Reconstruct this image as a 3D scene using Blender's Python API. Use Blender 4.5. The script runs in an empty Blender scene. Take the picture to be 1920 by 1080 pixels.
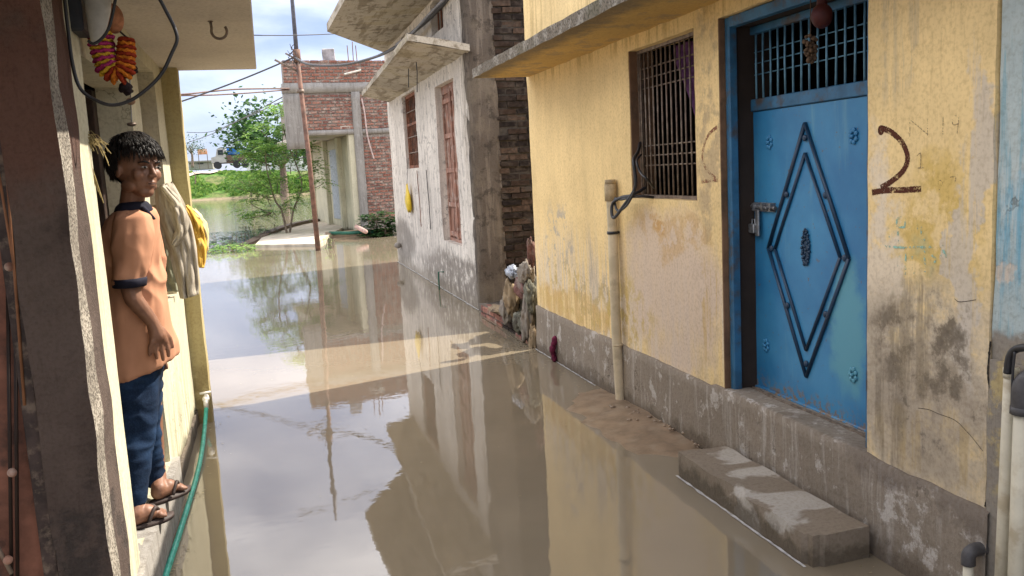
import bpy, bmesh, math, random
import numpy as np
from mathutils import Vector, Matrix, noise as mnoise
R = math.radians
SC = bpy.context.scene
COL = SC.collection
random.seed(7)
rnd = random.uniform

# ------------------------------------------------------------------ camera
CAMH = 1.6
yaw, pitch, roll, FPX = R(15.52), R(7.85), R(-3.02), 1610.0
_f = Vector((math.sin(yaw)*math.cos(pitch), math.cos(yaw)*math.cos(pitch), -math.sin(pitch)))
_r = Vector((math.cos(yaw), -math.sin(yaw), 0))
_u = _r.cross(_f)
cr, sr = math.cos(roll), math.sin(roll)
AX_R = cr*_r + sr*_u
AX_U = -sr*_r + cr*_u
cam_d = bpy.data.cameras.new('camera')
cam = bpy.data.objects.new('camera', cam_d)
COL.objects.link(cam)
cam_d.sensor_width = 36
cam_d.lens = 36*FPX/1920
cam_d.clip_start = .05
cam_d.clip_end = 4000
m = Matrix((AX_R, AX_U, -_f)).transposed().to_4x4()
m.translation = Vector((0, 0, CAMH))
cam.matrix_world = m
SC.camera = cam

def at(px, py, x=None, y=None, z=None):
    """the point of the place seen at a photo position, on a plane of known distance"""
    d = AX_R*((px-960)/FPX) + AX_U*(-(py-540)/FPX) + _f
    if x is not None: t = x/d.x
    elif y is not None: t = y/d.y
    else: t = (z-CAMH)/d.z
    return Vector((0, 0, CAMH)) + d*t

# ------------------------------------------------------------------ sky, sun, exposure
SUN = Vector((.95, .30, 1.0)).normalized()
elev = math.asin(SUN.z)
azim = math.atan2(SUN.x, SUN.y)
W = bpy.data.worlds.new('World'); SC.world = W; W.use_nodes = True
nt = W.node_tree; nt.nodes.clear()
def wn(t, **k):
    n = nt.nodes.new(t)
    for a, b in k.items(): setattr(n, a, b)
    return n
sky = wn('ShaderNodeTexSky', sky_type='NISHITA', sun_disc=False, sun_elevation=elev, sun_rotation=azim,
         air_density=1.0, dust_density=.6, ozone_density=3.0)
tc = wn('ShaderNodeTexCoord'); sep = wn('ShaderNodeSeparateXYZ')
nt.links.new(tc.outputs['Generated'], sep.inputs[0])
mx = wn('ShaderNodeMath', operation='ADD'); mx.inputs[1].default_value = .22
nt.links.new(sep.outputs['Z'], mx.inputs[0])
dv = wn('ShaderNodeVectorMath', operation='SCALE')
inv = wn('ShaderNodeMath', operation='DIVIDE'); inv.inputs[0].default_value = 1
nt.links.new(mx.outputs[0], inv.inputs[1]); nt.links.new(inv.outputs[0], dv.inputs['Scale'])
nt.links.new(tc.outputs['Generated'], dv.inputs[0])
cn = wn('ShaderNodeTexNoise'); cn.inputs['Scale'].default_value = 1.5; cn.inputs['Detail'].default_value = 7
cn.inputs['Roughness'].default_value = .52; cn.inputs['Distortion'].default_value = .3
nt.links.new(dv.outputs[0], cn.inputs['Vector'])
cmr = wn('ShaderNodeMapRange', interpolation_type='SMOOTHSTEP')
cmr.inputs['From Min'].default_value = .30; cmr.inputs['From Max'].default_value = .66
cmr.inputs['To Max'].default_value = .95
nt.links.new(cn.outputs['Fac'], cmr.inputs['Value'])
hz = wn('ShaderNodeMix', data_type='RGBA'); hz.inputs['Factor'].default_value = .85
nt.links.new(sky.outputs[0], hz.inputs['A']); hz.inputs['B'].default_value = (1.0, 1.2, 1.95, 1)
up_ = wn('ShaderNodeMapRange', interpolation_type='SMOOTHSTEP')
up_.inputs['From Min'].default_value = .02; up_.inputs['From Max'].default_value = .55; up_.inputs['To Min'].default_value = .07
nt.links.new(sep.outputs['Z'], up_.inputs['Value'])
cf = wn('ShaderNodeMath', operation='MULTIPLY'); nt.links.new(cmr.outputs[0], cf.inputs[0]); nt.links.new(up_.outputs[0], cf.inputs[1])
cm = wn('ShaderNodeMix', data_type='RGBA')
nt.links.new(cf.outputs[0], cm.inputs['Factor'])
nt.links.new(hz.outputs['Result'], cm.inputs['A']); cm.inputs['B'].default_value = (9.0, 8.7, 8.6, 1)
bg = wn('ShaderNodeBackground'); bg.inputs['Strength'].default_value = .13
wo = wn('ShaderNodeOutputWorld')
nt.links.new(cm.outputs['Result'], bg.inputs['Color']); nt.links.new(bg.outputs[0], wo.inputs['Surface'])
sd = bpy.data.lights.new('sun', 'SUN'); sd.energy = 2.9; sd.angle = R(.5); sd.color = (1, .92, .80)
so = bpy.data.objects.new('sun', sd); COL.objects.link(so)
so.rotation_euler = SUN.to_track_quat('Z', 'Y').to_euler(); so.location = (20, 8, 20)
vs = SC.view_settings
vs.view_transform = 'Standard'; vs.look = 'None'; vs.gamma = 1; vs.use_curve_mapping = False
vs.exposure = 1.7
SC.cycles.max_bounces = 8; SC.cycles.diffuse_bounces = 4; SC.cycles.use_denoising = True
SC.cycles.sample_clamp_indirect = 6

# ------------------------------------------------------------------ object helpers
def tag(o, label=None, cat=None, group=None, kind=None):
    if label: o['label'] = label
    if cat: o['category'] = cat
    if group: o['group'] = group
    if kind: o['kind'] = kind
    return o

def empty(name, loc=(0, 0, 0), rz=0, label=None, cat=None, group=None):
    o = bpy.data.objects.new(name, None); COL.objects.link(o)
    o.location = loc; o.rotation_euler = (0, 0, rz); o.empty_display_size = .1
    tag(o, label, cat, group)
    return o

def wm(o):
    M_ = Matrix.Identity(4)
    while o is not None:
        M_ = Matrix.LocRotScale(o.location, o.rotation_euler, o.scale) @ M_
        o = o.parent
    return M_

def link(name, me, parent=None, world=True):
    o = bpy.data.objects.new(name, me); COL.objects.link(o)
    if parent is not None:
        o.parent = parent
        if world:                       # the mesh was laid out in world metres
            inv_ = wm(parent).inverted()
            if inv_ != Matrix.Identity(4): me.transform(inv_)
    return o

def obj(name, bm, m_, parent=None, smooth=False, world=True):
    me = bpy.data.meshes.new(name)
    if smooth:
        for f in bm.faces: f.smooth = True
    bm.normal_update(); bm.to_mesh(me); bm.free()
    if m_: me.materials.append(m_)
    return link(name, me, parent, world)

def struct(name, bm, m_, smooth=False):
    o = obj(name, bm, m_, smooth=smooth); o['kind'] = 'structure'; return o

def NB(): return bmesh.new()

def quad(bm, a, b, c, d): 
    bm.faces.new([bm.verts.new(p) for p in (a, b, c, d)])

def box(bm, x0, x1, y0, y1, z0, z1, bev=0, M_=None, jit=0):
    if x0 > x1: x0, x1 = x1, x0
    if y0 > y1: y0, y1 = y1, y0
    if z0 > z1: z0, z1 = z1, z0
    ps = [Vector((x, y, z)) for x in (x0, x1) for y in (y0, y1) for z in (z0, z1)]
    if jit: ps = [p+Vector((rnd(-jit, jit), rnd(-jit, jit), rnd(-jit, jit))) for p in ps]
    if M_ is not None: ps = [M_ @ p for p in ps]
    v = [bm.verts.new(p) for p in ps]
    fs = [bm.faces.new([v[i] for i in q]) for q in ((0, 1, 3, 2), (4, 6, 7, 5), (0, 4, 5, 1), (2, 3, 7, 6), (0, 2, 6, 4), (1, 5, 7, 3))]
    if bev:
        es = list({e for f in fs for e in f.edges})
        bmesh.ops.bevel(bm, geom=es, offset=bev, segments=1, affect='EDGES', profile=.5)

def slab_rough(bm, x0, x1, y0, y1, z0, z1, step=.15, amp=.008, seed=0):
    """box whose faces are subdivided and uneven"""
    b2 = bmesh.new(); box(b2, x0, x1, y0, y1, z0, z1)
    for ax, L in ((0, x1-x0), (1, y1-y0), (2, z1-z0)):
        n = min(int(abs(L)/step), 60)
        lo = (x0, y0, z0)[ax]
        for i in range(1, n):
            co = Vector((0, 0, 0)); co[ax] = lo+L*i/n
            no = Vector((0, 0, 0)); no[ax] = 1
            bmesh.ops.bisect_plane(b2, geom=b2.verts[:]+b2.edges[:]+b2.faces[:], plane_co=co, plane_no=no)
    for v in b2.verts:
        q = v.co*6+Vector((seed*3.1, seed, 0))
        v.co += Vector((mnoise.noise(q), mnoise.noise(q+Vector((9, 0, 0))), mnoise.noise(q+Vector((0, 9, 0)))))*amp
    me = bpy.data.meshes.new('t'); b2.to_mesh(me); b2.free(); bm.from_mesh(me); bpy.data.meshes.remove(me)

def tube(bm, pts, rad, n=8, cap=True, squash=1.0):
    pts = [Vector(p) for p in pts]
    rs = rad if isinstance(rad, (list, tuple)) else [rad]*len(pts)
    rings = []; prev = None
    for i, p in enumerate(pts):
        a = pts[max(i-1, 0)]; b = pts[min(i+1, len(pts)-1)]
        t = (b-a).normalized()
        if prev is None:
            ref = Vector((0, 0, 1)) if abs(t.z) < .9 else Vector((1, 0, 0))
            s = t.cross(ref).normalized()
        else:
            s = (prev - t*prev.dot(t)).normalized()
        prev = s; u = t.cross(s)
        rings.append([bm.verts.new(p+(s*math.cos(2*math.pi*k/n)+u*squash*math.sin(2*math.pi*k/n))*rs[i]) for k in range(n)])
    for a, b in zip(rings, rings[1:]):
        for k in range(n):
            bm.faces.new((a[k], a[(k+1) % n], b[(k+1) % n], b[k]))
    if cap:
        bm.faces.new(rings[0][::-1]); bm.faces.new(rings[-1])

def loft(bm, rings, cap=True):
    vs_ = [[bm.verts.new(p) for p in r] for r in rings]
    n = len(vs_[0])
    for a, b in zip(vs_, vs_[1:]):
        for k in range(n): bm.faces.new((a[k], a[(k+1) % n], b[(k+1) % n], b[k]))
    if cap: bm.faces.new(vs_[0][::-1]); bm.faces.new(vs_[-1])

def spline(pts, k=8):
    P = [Vector(p) for p in pts]; out = []
    for i in range(len(P)-1):
        p0 = P[max(i-1, 0)]; p1 = P[i]; p2 = P[i+1]; p3 = P[min(i+2, len(P)-1)]
        for j in range(k):
            t = j/k
            out.append(.5*((2*p1)+(p2-p0)*t+(2*p0-5*p1+4*p2-p3)*t*t+(3*p1-p0-3*p2+p3)*t**3))
    out.append(P[-1]); return out

def sag(a, b, s, n=24):
    a, b = Vector(a), Vector(b)
    return [a.lerp(b, i/n)-Vector((0, 0, s*4*(i/n)*(1-i/n))) for i in range(n+1)]

def ball(bm, c, r, seg=12, rings=8, sc=(1, 1, 1), M_=None):
    mm = Matrix.Translation(Vector(c)) @ (M_ if M_ is not None else Matrix.Identity(4)) @ Matrix.Diagonal((sc[0], sc[1], sc[2], 1))
    bmesh.ops.create_uvsphere(bm, u_segments=seg, v_segments=rings, radius=r, matrix=mm)

def wall_x(name, x, y0, y1, z0, z1, holes, mat_, parent, face=-1, step=.07, amp=.004, seed=0, depth=.14):
    """wall skin on a plane of constant x, uneven, with openings (y0,y1,z0,z1) and their reveals"""
    def cuts(lo, hi, extra):
        c = {round(lo, 4), round(hi, 4)} | {round(e, 4) for e in extra if lo < e < hi}
        c = sorted(c); out = []
        for a, b in zip(c, c[1:]):
            n = max(1, int(round((b-a)/step)))
            out += [a+(b-a)*i/n for i in range(n)]
        return out+[c[-1]]
    ys = cuts(y0, y1, [v for h in holes for v in h[:2]])
    zs = cuts(z0, z1, [v for h in holes for v in h[2:]])
    bm = NB(); V = {}
    def vert(i, j):
        if (i, j) not in V:
            q = Vector((seed*7.7, ys[i], zs[j]))
            d = amp*(mnoise.noise(q*2.2)*1.2+mnoise.noise(q*7)*.7+mnoise.noise(q*19)*.4)
            jy = .004*mnoise.noise(q*9+Vector((4, 0, 0))); jz = .004*mnoise.noise(q*9+Vector((0, 7, 0)))
            V[(i, j)] = bm.verts.new((x+d, ys[i]+jy, zs[j]+jz))
        return V[(i, j)]
    for i in range(len(ys)-1):
        for j in range(len(zs)-1):
            cy, cz = (ys[i]+ys[i+1])/2, (zs[j]+zs[j+1])/2
            if any(h[0] < cy < h[1] and h[2] < cz < h[3] for h in holes): continue
            q = [vert(i, j), vert(i+1, j), vert(i+1, j+1), vert(i, j+1)]
            bm.faces.new(q if face > 0 else q[::-1])
    # push the rim of openings and the ends back to give thickness
    bed = [e for e in bm.edges if e.is_boundary]
    ret = bmesh.ops.extrude_edge_only(bm, edges=bed)
    for v in ret['geom']:
        if isinstance(v, bmesh.types.BMVert): v.co.x += -face*depth
    bmesh.ops.recalc_face_normals(bm, faces=bm.faces[:])
    o = obj(name, bm, mat_, parent, smooth=True)
    o.data.set_sharp_from_angle(angle=R(40))
    return o

# ------------------------------------------------------------------ material helpers
class G:
    def __init__(s, name, rough=.85, spec=.3):
        s.m = bpy.data.materials.new(name); s.m.use_nodes = True
        s.t = s.m.node_tree; s.b = s.t.nodes['Principled BSDF']
        s.b.inputs['Roughness'].default_value = rough
        s.b.inputs['Specular IOR Level'].default_value = spec
        s.pos = s.t.nodes.new('ShaderNodeNewGeometry').outputs['Position']
        s._xyz = None
    def set(s, inp, v):
        if isinstance(v, bpy.types.NodeSocket): s.t.links.new(v, inp)
        elif isinstance(v, (tuple, list)) and len(v) == 3 and inp.type == 'RGBA': inp.default_value = (*v, 1)
        else: inp.default_value = v
    def n(s, ty, ins={}, **k):
        nd = s.t.nodes.new(ty)
        for a, b in k.items(): setattr(nd, a, b)
        for a, b in ins.items(): s.set(nd.inputs[a], b)
        return nd
    def math(s, op, a, b=0.0, cl=False):
        return s.n('ShaderNodeMath', {0: a, 1: b}, operation=op, use_clamp=cl).outputs[0]
    def scale(s, v=(1, 1, 1), off=(0, 0, 0), base=None):
        return s.n('ShaderNodeVectorMath', {0: base or s.pos, 1: v, 2: off}, operation='MULTIPLY_ADD').outputs[0]
    def noise(s, sc, det=4, ro=.55, vec=None, dist=0):
        return s.n('ShaderNodeTexNoise', {'Vector': vec or s.pos, 'Scale': sc, 'Detail': det, 'Roughness': ro, 'Distortion': dist}).outputs['Fac']
    def ss(s, v, lo, hi, a=0., b=1.):
        return s.n('ShaderNodeMapRange', {'Value': v, 'From Min': lo, 'From Max': hi, 'To Min': a, 'To Max': b}, interpolation_type='SMOOTHSTEP').outputs[0]
    def mix(s, f, a, b, mode='MIX'):
        nd = s.n('ShaderNodeMix', data_type='RGBA', blend_type=mode)
        s.set(nd.inputs['Factor'], f); s.set(nd.inputs['A'], a); s.set(nd.inputs['B'], b)
        return nd.outputs['Result']
    def xyz(s, v=None):
        nd = s.n('ShaderNodeSeparateXYZ', {0: v or s.pos}); return nd.outputs
    def voro(s, sc, vec=None, feat='DISTANCE_TO_EDGE'):
        return s.n('ShaderNodeTexVoronoi', {'Vector': vec or s.pos, 'Scale': sc}, feature=feat).outputs[0]
    def warp(s, amt, sc=3):
        w = s.n('ShaderNodeTexNoise', {'Vector': s.pos, 'Scale': sc, 'Detail': 5, 'Roughness': .65}).outputs['Color']
        c = s.n('ShaderNodeVectorMath', {0: w, 1: (-.5, -.5, -.5)}, operation='ADD').outputs[0]
        return s.n('ShaderNodeVectorMath', {0: c, 1: (amt, amt, amt), 2: s.pos}, operation='MULTIPLY_ADD').outputs[0]
    def blob(s, c, r, wv, soft=.5, axes='YZ'):
        o = s.xyz(wv); k = 'XYZ'
        a = s.math('DIVIDE', s.math('SUBTRACT', o[k.index(axes[0])], c[0]), r[0])
        b = s.math('DIVIDE', s.math('SUBTRACT', o[k.index(axes[1])], c[1]), r[1])
        d = s.math('ADD', s.math('MULTIPLY', a, a), s.math('MULTIPLY', b, b))
        return s.ss(d, 1+soft, max(1-soft, .02), 0, 1)
    def bump(s, h, st=.4, d=.01):
        nd = s.n('ShaderNodeBump', {'Height': h, 'Strength': st, 'Distance': d})
        s.t.links.new(nd.outputs[0], s.b.inputs['Normal']); return nd
    def color(s, c): s.set(s.b.inputs['Base Color'], c); return s
    def inp(s, k, v): s.set(s.b.inputs[k], v); return s

def simple(name, c, rough=.7, metal=0, var=.25, sc=14, spec=.3, dirt=None, dsc=5, bump=.15):
    g = G(name, rough, spec)
    f = g.noise(sc, 5, .6)
    c0 = tuple(v*(1-var) for v in c); c1 = tuple(min(v*(1+var), 1) for v in c)
    col = g.mix(g.ss(f, .3, .7), c0, c1)
    if dirt: col = g.mix(g.ss(g.noise(dsc, 6, .65), .48, .68), col, dirt)
    g.color(col).inp('Metallic', metal)
    if bump: g.bump(f, bump, .01)
    return g.m

def plaster(name, base, layers=(), streak=.12, rough=.9, bump=.35, damp=None, grain=60):
    """base colour plus (mask-function, colour) layers of real stains and lost paint"""
    g = G(name, rough, .2)
    wv = g.warp(.55, 2.6); wv2 = g.warp(.22, 9)
    big = g.noise(1.3, 5, .6); med = g.noise(7, 6, .7); fine = g.noise(grain, 3, .6)
    st = g.noise(1, 5, .7, g.scale((16, 16, 1.1)))
    col = g.mix(g.ss(big, .3, .7), tuple(v*.88 for v in base), tuple(min(1, v*1.08) for v in base))
    col = g.mix(g.ss(st, .35, .75, 0, streak), col, tuple(v*.45 for v in base))
    col = g.mix(g.ss(med, .5, .75, 0, .28), col, tuple(v*.75 for v in base))
    h = g.math('ADD', g.math('MULTIPLY', med, 1.0), g.math('MULTIPLY', fine, .45))
    for fn, c in layers:
        mk = fn(g, wv, wv2, dict(big=big, med=med, fine=fine, st=st))
        col = g.mix(mk, col, c)
        h = g.math('SUBTRACT', h, g.math('MULTIPLY', mk, .30))
    scr = g.noise(1, 4, .75, g.scale((70, 70, 7)), .4); pit = g.noise(grain*2.2, 2, .6)
    col = g.mix(g.ss(fine, .42, .72, 0, .5), col, (.66, .62, .58), 'MULTIPLY')
    col = g.mix(g.ss(scr, .54, .74, 0, .42), col, (.60, .55, .50), 'MULTIPLY')
    col = g.mix(g.ss(scr, .44, .26, 0, .35), col, (1, .98, .94), 'SCREEN' if False else 'LIGHTEN') if False else col
    col = g.mix(g.math('MULTIPLY', g.ss(pit, .60, .74, 0, .35), g.ss(med, .40, .62, .15, 1)), col, (.45, .40, .36), 'MULTIPLY')
    g.color(col)
    h = g.math('ADD', h, g.math('MULTIPLY', scr, .25))
    g.bump(h, bump, .012)
    return g

def L_blob(c, r, amt=1., soft=.5, brk=None, lo=.42, hi=.6, axes='YZ'):
    """an elliptical stain, ragged, broken up by noise brk ('med','st','big','fine')"""
    def f(g, wv, wv2, N):
        mk = g.blob(c, r, wv2 if soft < .3 else wv, soft, axes)
        if brk: mk = g.math('MULTIPLY', mk, g.ss(N[brk], lo, hi))
        return g.math('MULTIPLY', mk, amt)
    return f

def L_below(z, amt=1., w=.06, brk=None, lo=.4, hi=.6):
    def f(g, wv, wv2, N):
        zz = g.xyz(wv2)[2]
        mk = g.ss(zz, z+w, z-w)
        if brk: mk = g.math('MULTIPLY', mk, g.ss(N[brk], lo, hi))
        return g.math('MULTIPLY', mk, amt)
    return f

def L_noise(kind, lo, hi, amt=1.):
    return lambda g, wv, wv2, N: g.ss(N[kind], lo, hi, 0, amt)

def cracks(sc=1.6, amt=.8, wd=.006):
    return lambda g, wv, wv2, N: g.math('MULTIPLY', g.ss(g.voro(sc, wv), wd*2, wd*.3), g.math('MULTIPLY', g.ss(N['big'], .5, .6), amt))

XR, X2, XL, XP = 2.23, 2.27, -.587, -.489      # planes: yellow house, second house, left house wall, left house pier
def yz(px, py, x=XR):
    p = at(px, py, x=x); return (p.y, p.z)

# ------------------------------------------------------------------ materials
CEM = (.24, .205, .165)
def water_mat():
    g = G('muddy_water', .02, .5)
    f = g.noise(.9, 4, .55)
    g.color(g.mix(g.ss(f, .3, .7), (.222, .183, .126), (.255, .21, .146)))
    g.inp('IOR', 1.9).inp('Roughness', .015)
    r1 = g.noise(2.2, 3, .5, g.scale((1.0, .45, 1)), .3)
    r2 = g.noise(11, 2, .5, g.scale((.8, 1.5, 1)), .2)
    o = g.xyz()
    far = g.ss(o[1], 9, 60, .05, 1.0)
    # rings spreading from the boy's side of the lane
    w = g.warp(.25, 2.)
    wx = g.xyz(w)
    dx = g.math('SUBTRACT', wx[0], -.6); dy = g.math('SUBTRACT', wx[1], 10.2)
    dd = g.math('SQRT', g.math('ADD', g.math('MULTIPLY', dx, dx), g.math('MULTIPLY', dy, dy)))
    wave = g.math('SINE', g.math('MULTIPLY', dd, 42))
    env = g.math('MULTIPLY', g.ss(dd, .9, 1.5), g.ss(dd, 2.6, 1.7))
    h = g.math('ADD', g.math('MULTIPLY', r1, .55), g.math('ADD', g.math('MULTIPLY', g.math('MULTIPLY', r2, far), 1.6), g.math('MULTIPLY', g.math('MULTIPLY', wave, env), .02)))
    g.bump(h, .055, .06)
    return g.m
M = {}
M['water'] = water_mat()

yl = []
def add(lst, *a): lst.append(a)
WHT = (.72, .62, .48); MUS = (.62, .44, .14); GRY = (.36, .31, .26); DRK = (.10, .085, .07)
c = lambda px, py: yz(px, py)
add(yl, L_below(.95, .85, .35, 'st', .42, .58), WHT)
add(yl, L_blob((6.55, .95), (.35, .35), .75, .6, 'med', .50, .58), (.42, .38, .33))
add(yl, L_blob((5.75, .60), (.5, .22), .8, .6, 'med', .50, .57), (.45, .41, .36))
add(yl, L_blob((6.3, .50), (1.0, .13), .85, .5, 'st', .42, .54), (.62, .40, .13))
add(yl, L_blob((4.12, 1.2), (.14, 1.0), .5, .6, 'med', .42, .56), (.50, .38, .22))
add(yl, L_blob((4.55, .86), (.62, .5), .85, .4, 'big', .25, .5), (.62, .50, .40))
add(yl, L_blob((4.5, 1.22), (.55, .12), .5, .5, 'med', .45, .55), (.56, .35, .13))
add(yl, L_blob((4.75, 1.28), (.12, .1), .7, .6, 'med', .48, .56), (.58, .34, .12))
add(yl, L_blob((6.1, .62), (1.0, .2), .7, .6, 'med', .5, .58), MUS)
add(yl, L_blob((6.0, .8), (.5, .3), .6, .6, 'st', .52, .62), GRY)
add(yl, L_blob((5.2, .6), (.4, .22), .6, .5, 'med', .46, .58), (.55, .40, .12))
add(yl, L_blob((4.1, 1.9), (.12, .7), .55, .5, 'med', .45, .6), (.40, .31, .20))
add(yl, L_blob((4.08, .7), (.10, .5), .6, .5, 'st', .45, .6), (.55, .36, .10))
# right of the door
add(yl, L_blob(c(1680, 60), (.10, .3), .6, .5, 'st', .42, .6), (.42, .36, .26))
add(yl, L_blob(c(1650, 560), (.10, .55), .9, .4, 'med', .35, .5), WHT)
add(yl, L_blob(c(1760, 440), (.20, .26), .9, .5, 'med', .38, .5), MUS)
add(yl, L_blob(c(1700, 700), (.5, .22), .85, .5, 'med', .35, .52), (.52, .45, .36))
add(yl, L_blob(c(1760, 730), (.3, .2), .7, .6, 'med', .5, .58), (.33, .28, .21))
add(yl, L_blob((2.5, .72), (.55, .42), .85, .5, 'med', .30, .52), (.52, .44, .33))
add(yl, L_blob((2.45, .62), (.4, .30), .7, .6, 'big', .42, .56), (.36, .30, .23))
add(yl, L_blob(c(1760, 850), (.36, .12), .5, .6, 'st', .45, .6), (.45, .31, .10))
add(yl, L_blob(c(1815, 420), (.055, .55), .8, .4, 'st', .38, .52), (.56, .50, .42))
add(yl, L_blob(c(1735, 480), (.12, .11), .3, .5, 'med', .45, .65), (.30, .45, .36))
add(yl, L_blob(c(1720, 660), (.16, .17), .85, .6, 'med', .44, .56), (.20, .16, .11))
add(yl, L_blob(c(1790, 630), (.06, .05), .8, .6, 'med', .42, .55), (.15, .12, .08))
add(yl, L_blob(c(1740, 760), (.36, .26), .65, .6, 'med', .38, .66), (.36, .30, .22))
add(yl, L_blob(c(1700, 620), (.10, .22), .6, .6, 'st', .46, .58), (.24, .19, .12))
add(yl, L_blob(c(1745, 700), (.26, .30), .8, .6, 'med', .50, .60), (.17, .14, .105))
add(yl, L_blob(c(1660, 780), (.10, .25), .6, .6, 'st', .46, .6), (.20, .165, .12))
add(yl, lambda g, wv, wv2, N: g.math('MULTIPLY', g.ss(g.xyz(wv2)[2], 2.24, 2.36), g.ss(N['st'], .5, .62, 0, .5)), (.38, .25, .09))
M['yellow'] = plaster('weathered_yellow_paint', (.84, .635, .315), yl, streak=.16, bump=.16).m
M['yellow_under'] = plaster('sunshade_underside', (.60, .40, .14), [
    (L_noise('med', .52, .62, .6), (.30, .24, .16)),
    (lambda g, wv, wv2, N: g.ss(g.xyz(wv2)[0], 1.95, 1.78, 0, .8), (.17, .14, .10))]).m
M['moss_cement'] = plaster('mossy_cement_edge', (.20, .17, .13), [
    (L_noise('med', .5, .58, .8), (.34, .31, .26)), (L_noise('fine', .5, .6, .7), (.05, .045, .035)),
    (L_noise('big', .5, .6, .5), (.09, .085, .045))], bump=.8).m
M['plinth'] = plaster('damp_cement_plinth', (.27, .225, .175), [
    (L_noise('st', .5, .66, .6), (.47, .43, .38)), (L_noise('med', .56, .64, .8), (.52, .48, .43)),
    (L_blob(yz(1580, 760), (.9, .1), .7, .5, 'big', .3, .5), (.17, .135, .10)),
    (L_blob(yz(1750, 900), (.5, .12), .7, .5, None), (.16, .13, .105)),
    (L_below(.07, .8, .05), (.11, .085, .06)), (cracks(2.1, .7), (.06, .05, .04))], bump=.6).m
M['blue_wall'] = plaster('pale_blue_peeling_wall', (.44, .52, .52), [
    (L_noise('big', .45, .6, .5), (.55, .58, .55)), (L_noise('st', .5, .62, .6), (.16, .36, .45)),
    (L_blob(yz(1905, 510), (.05, .06), .9, .3, 'med', .4, .5), (.62, .50, .38)),
    (L_blob((2.12, 1.35), (.1, .25), .6, .5, 'st', .4, .6), (.10, .32, .46)),
    (L_blob((1.8, .5), (1.2, .52), 1, .12), (.27, .24, .20)),
    (L_blob((2.15, .7), (.06, .25), .8, .4, 'med', .45, .55), (.48, .38, .18)),
    (cracks(1.9, .8), (.1, .1, .09))], bump=.5).m
M['white_old'] = plaster('old_limewashed_wall', (.76, .70, .61), [
    (L_noise('st', .46, .66, .5), (.42, .38, .33)), (L_noise('med', .53, .62, .6), (.30, .27, .235)),
    (L_blob((10.5, .25), (3, .3), .75, .5, 'med', .35, .5), (.15, .125, .10)),
    (L_blob((13.5, .9), (2.6, .7), .45, .5, 'st', .4, .55), (.48, .43, .38)),
    (L_blob((15.2, .45), (1.2, .4), .7, .5, 'big', .3, .5), (.14, .12, .10)),
    (L_blob((9.7, 2.6), (.25, 1.6), .6, .5, 'st', .4, .55), (.30, .25, .19)),
    (L_below(.12, .7, .12), (.20, .165, .12)), (cracks(1.2, .8), (.09, .08, .07))], streak=.2, bump=.5).m
M['slab_old'] = plaster('stained_concrete_slab', (.52, .47, .38), [
    (lambda g, wv, wv2, N: g.ss(g.noise(1, 5, .6, g.scale((9, 1.2, 9))), .5, .62, 0, .8), (.25, .21, .15)),
    (L_noise('med', .54, .62, .7), (.15, .125, .09)), (L_noise('big', .52, .62, .4), (.36, .30, .16))], bump=.5).m
M['gable'] = plaster('dark_brown_plaster', (.12, .098, .078), [  # dark brown plaster with paler and darker blotches
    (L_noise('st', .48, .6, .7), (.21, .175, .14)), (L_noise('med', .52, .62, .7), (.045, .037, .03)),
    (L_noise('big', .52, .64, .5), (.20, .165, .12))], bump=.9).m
M['cement'] = plaster('grey_cement', (.34, .32, .29), [(L_noise('st', .48, .62, .6), (.20, .18, .16)), (L_noise('med', .55, .65, .5), (.46, .44, .41))], bump=.5).m
M['cream'] = plaster('cream_painted_plaster', (.62, .58, .42), [
    (L_below(.5, .8, .2, 'st', .4, .6), (.36, .35, .26)), (L_noise('st', .52, .66, .4), (.42, .38, .22)),
    (L_below(.12, .8, .05), (.10, .09, .06)), (cracks(2.2, .6), (.2, .18, .1))], bump=.3).m
M['cream_slab'] = plaster('whitewashed_slab', (.62, .56, .47), [(L_noise('med', .55, .7, .25), (.48, .42, .34))], streak=.05, bump=.12).m
M['ochre'] = plaster('ochre_pier_paint', (.44, .37, .19), [(L_below(.35, .8, .12, 'med', .35, .55), (.22, .17, .08)), (L_noise('st', .5, .64, .4), (.40, .32, .14))], bump=.3).m
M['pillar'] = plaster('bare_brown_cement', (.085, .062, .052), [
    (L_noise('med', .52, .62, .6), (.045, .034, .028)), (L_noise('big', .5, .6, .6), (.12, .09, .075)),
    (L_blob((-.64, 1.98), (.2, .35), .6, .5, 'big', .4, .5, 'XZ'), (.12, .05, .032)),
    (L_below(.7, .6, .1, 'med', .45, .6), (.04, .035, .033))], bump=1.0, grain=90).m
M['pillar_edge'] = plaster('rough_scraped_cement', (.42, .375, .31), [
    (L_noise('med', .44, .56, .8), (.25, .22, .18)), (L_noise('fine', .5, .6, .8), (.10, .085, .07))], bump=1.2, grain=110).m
M['brick'] = []
for i, c_ in enumerate(((.30, .135, .095), (.25, .11, .08), (.34, .17, .125), (.20, .095, .075), (.30, .18, .14))):
    M['brick'].append(simple('red_brick_%s' % 'abcde'[i], c_, .95, 0, .3, 22, .1, (.40, .33, .27), 6, .6))
M['brick_dark'] = []  # very dark brick tones, varied from brick to brick
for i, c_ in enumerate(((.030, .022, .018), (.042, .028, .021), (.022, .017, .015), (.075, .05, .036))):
    M['brick_dark'].append(simple('dark_brick_%s' % 'abcd'[i], c_, .95, 0, .35, 20, .1, (.07, .056, .045), 7, .7))
M['mortar'] = simple('mortar', (.30, .26, .22), .95, 0, .3, 30)
M['mortar_dark'] = simple('dark_mortar', (.06, .05, .04), .95, 0, .3, 30)

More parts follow.
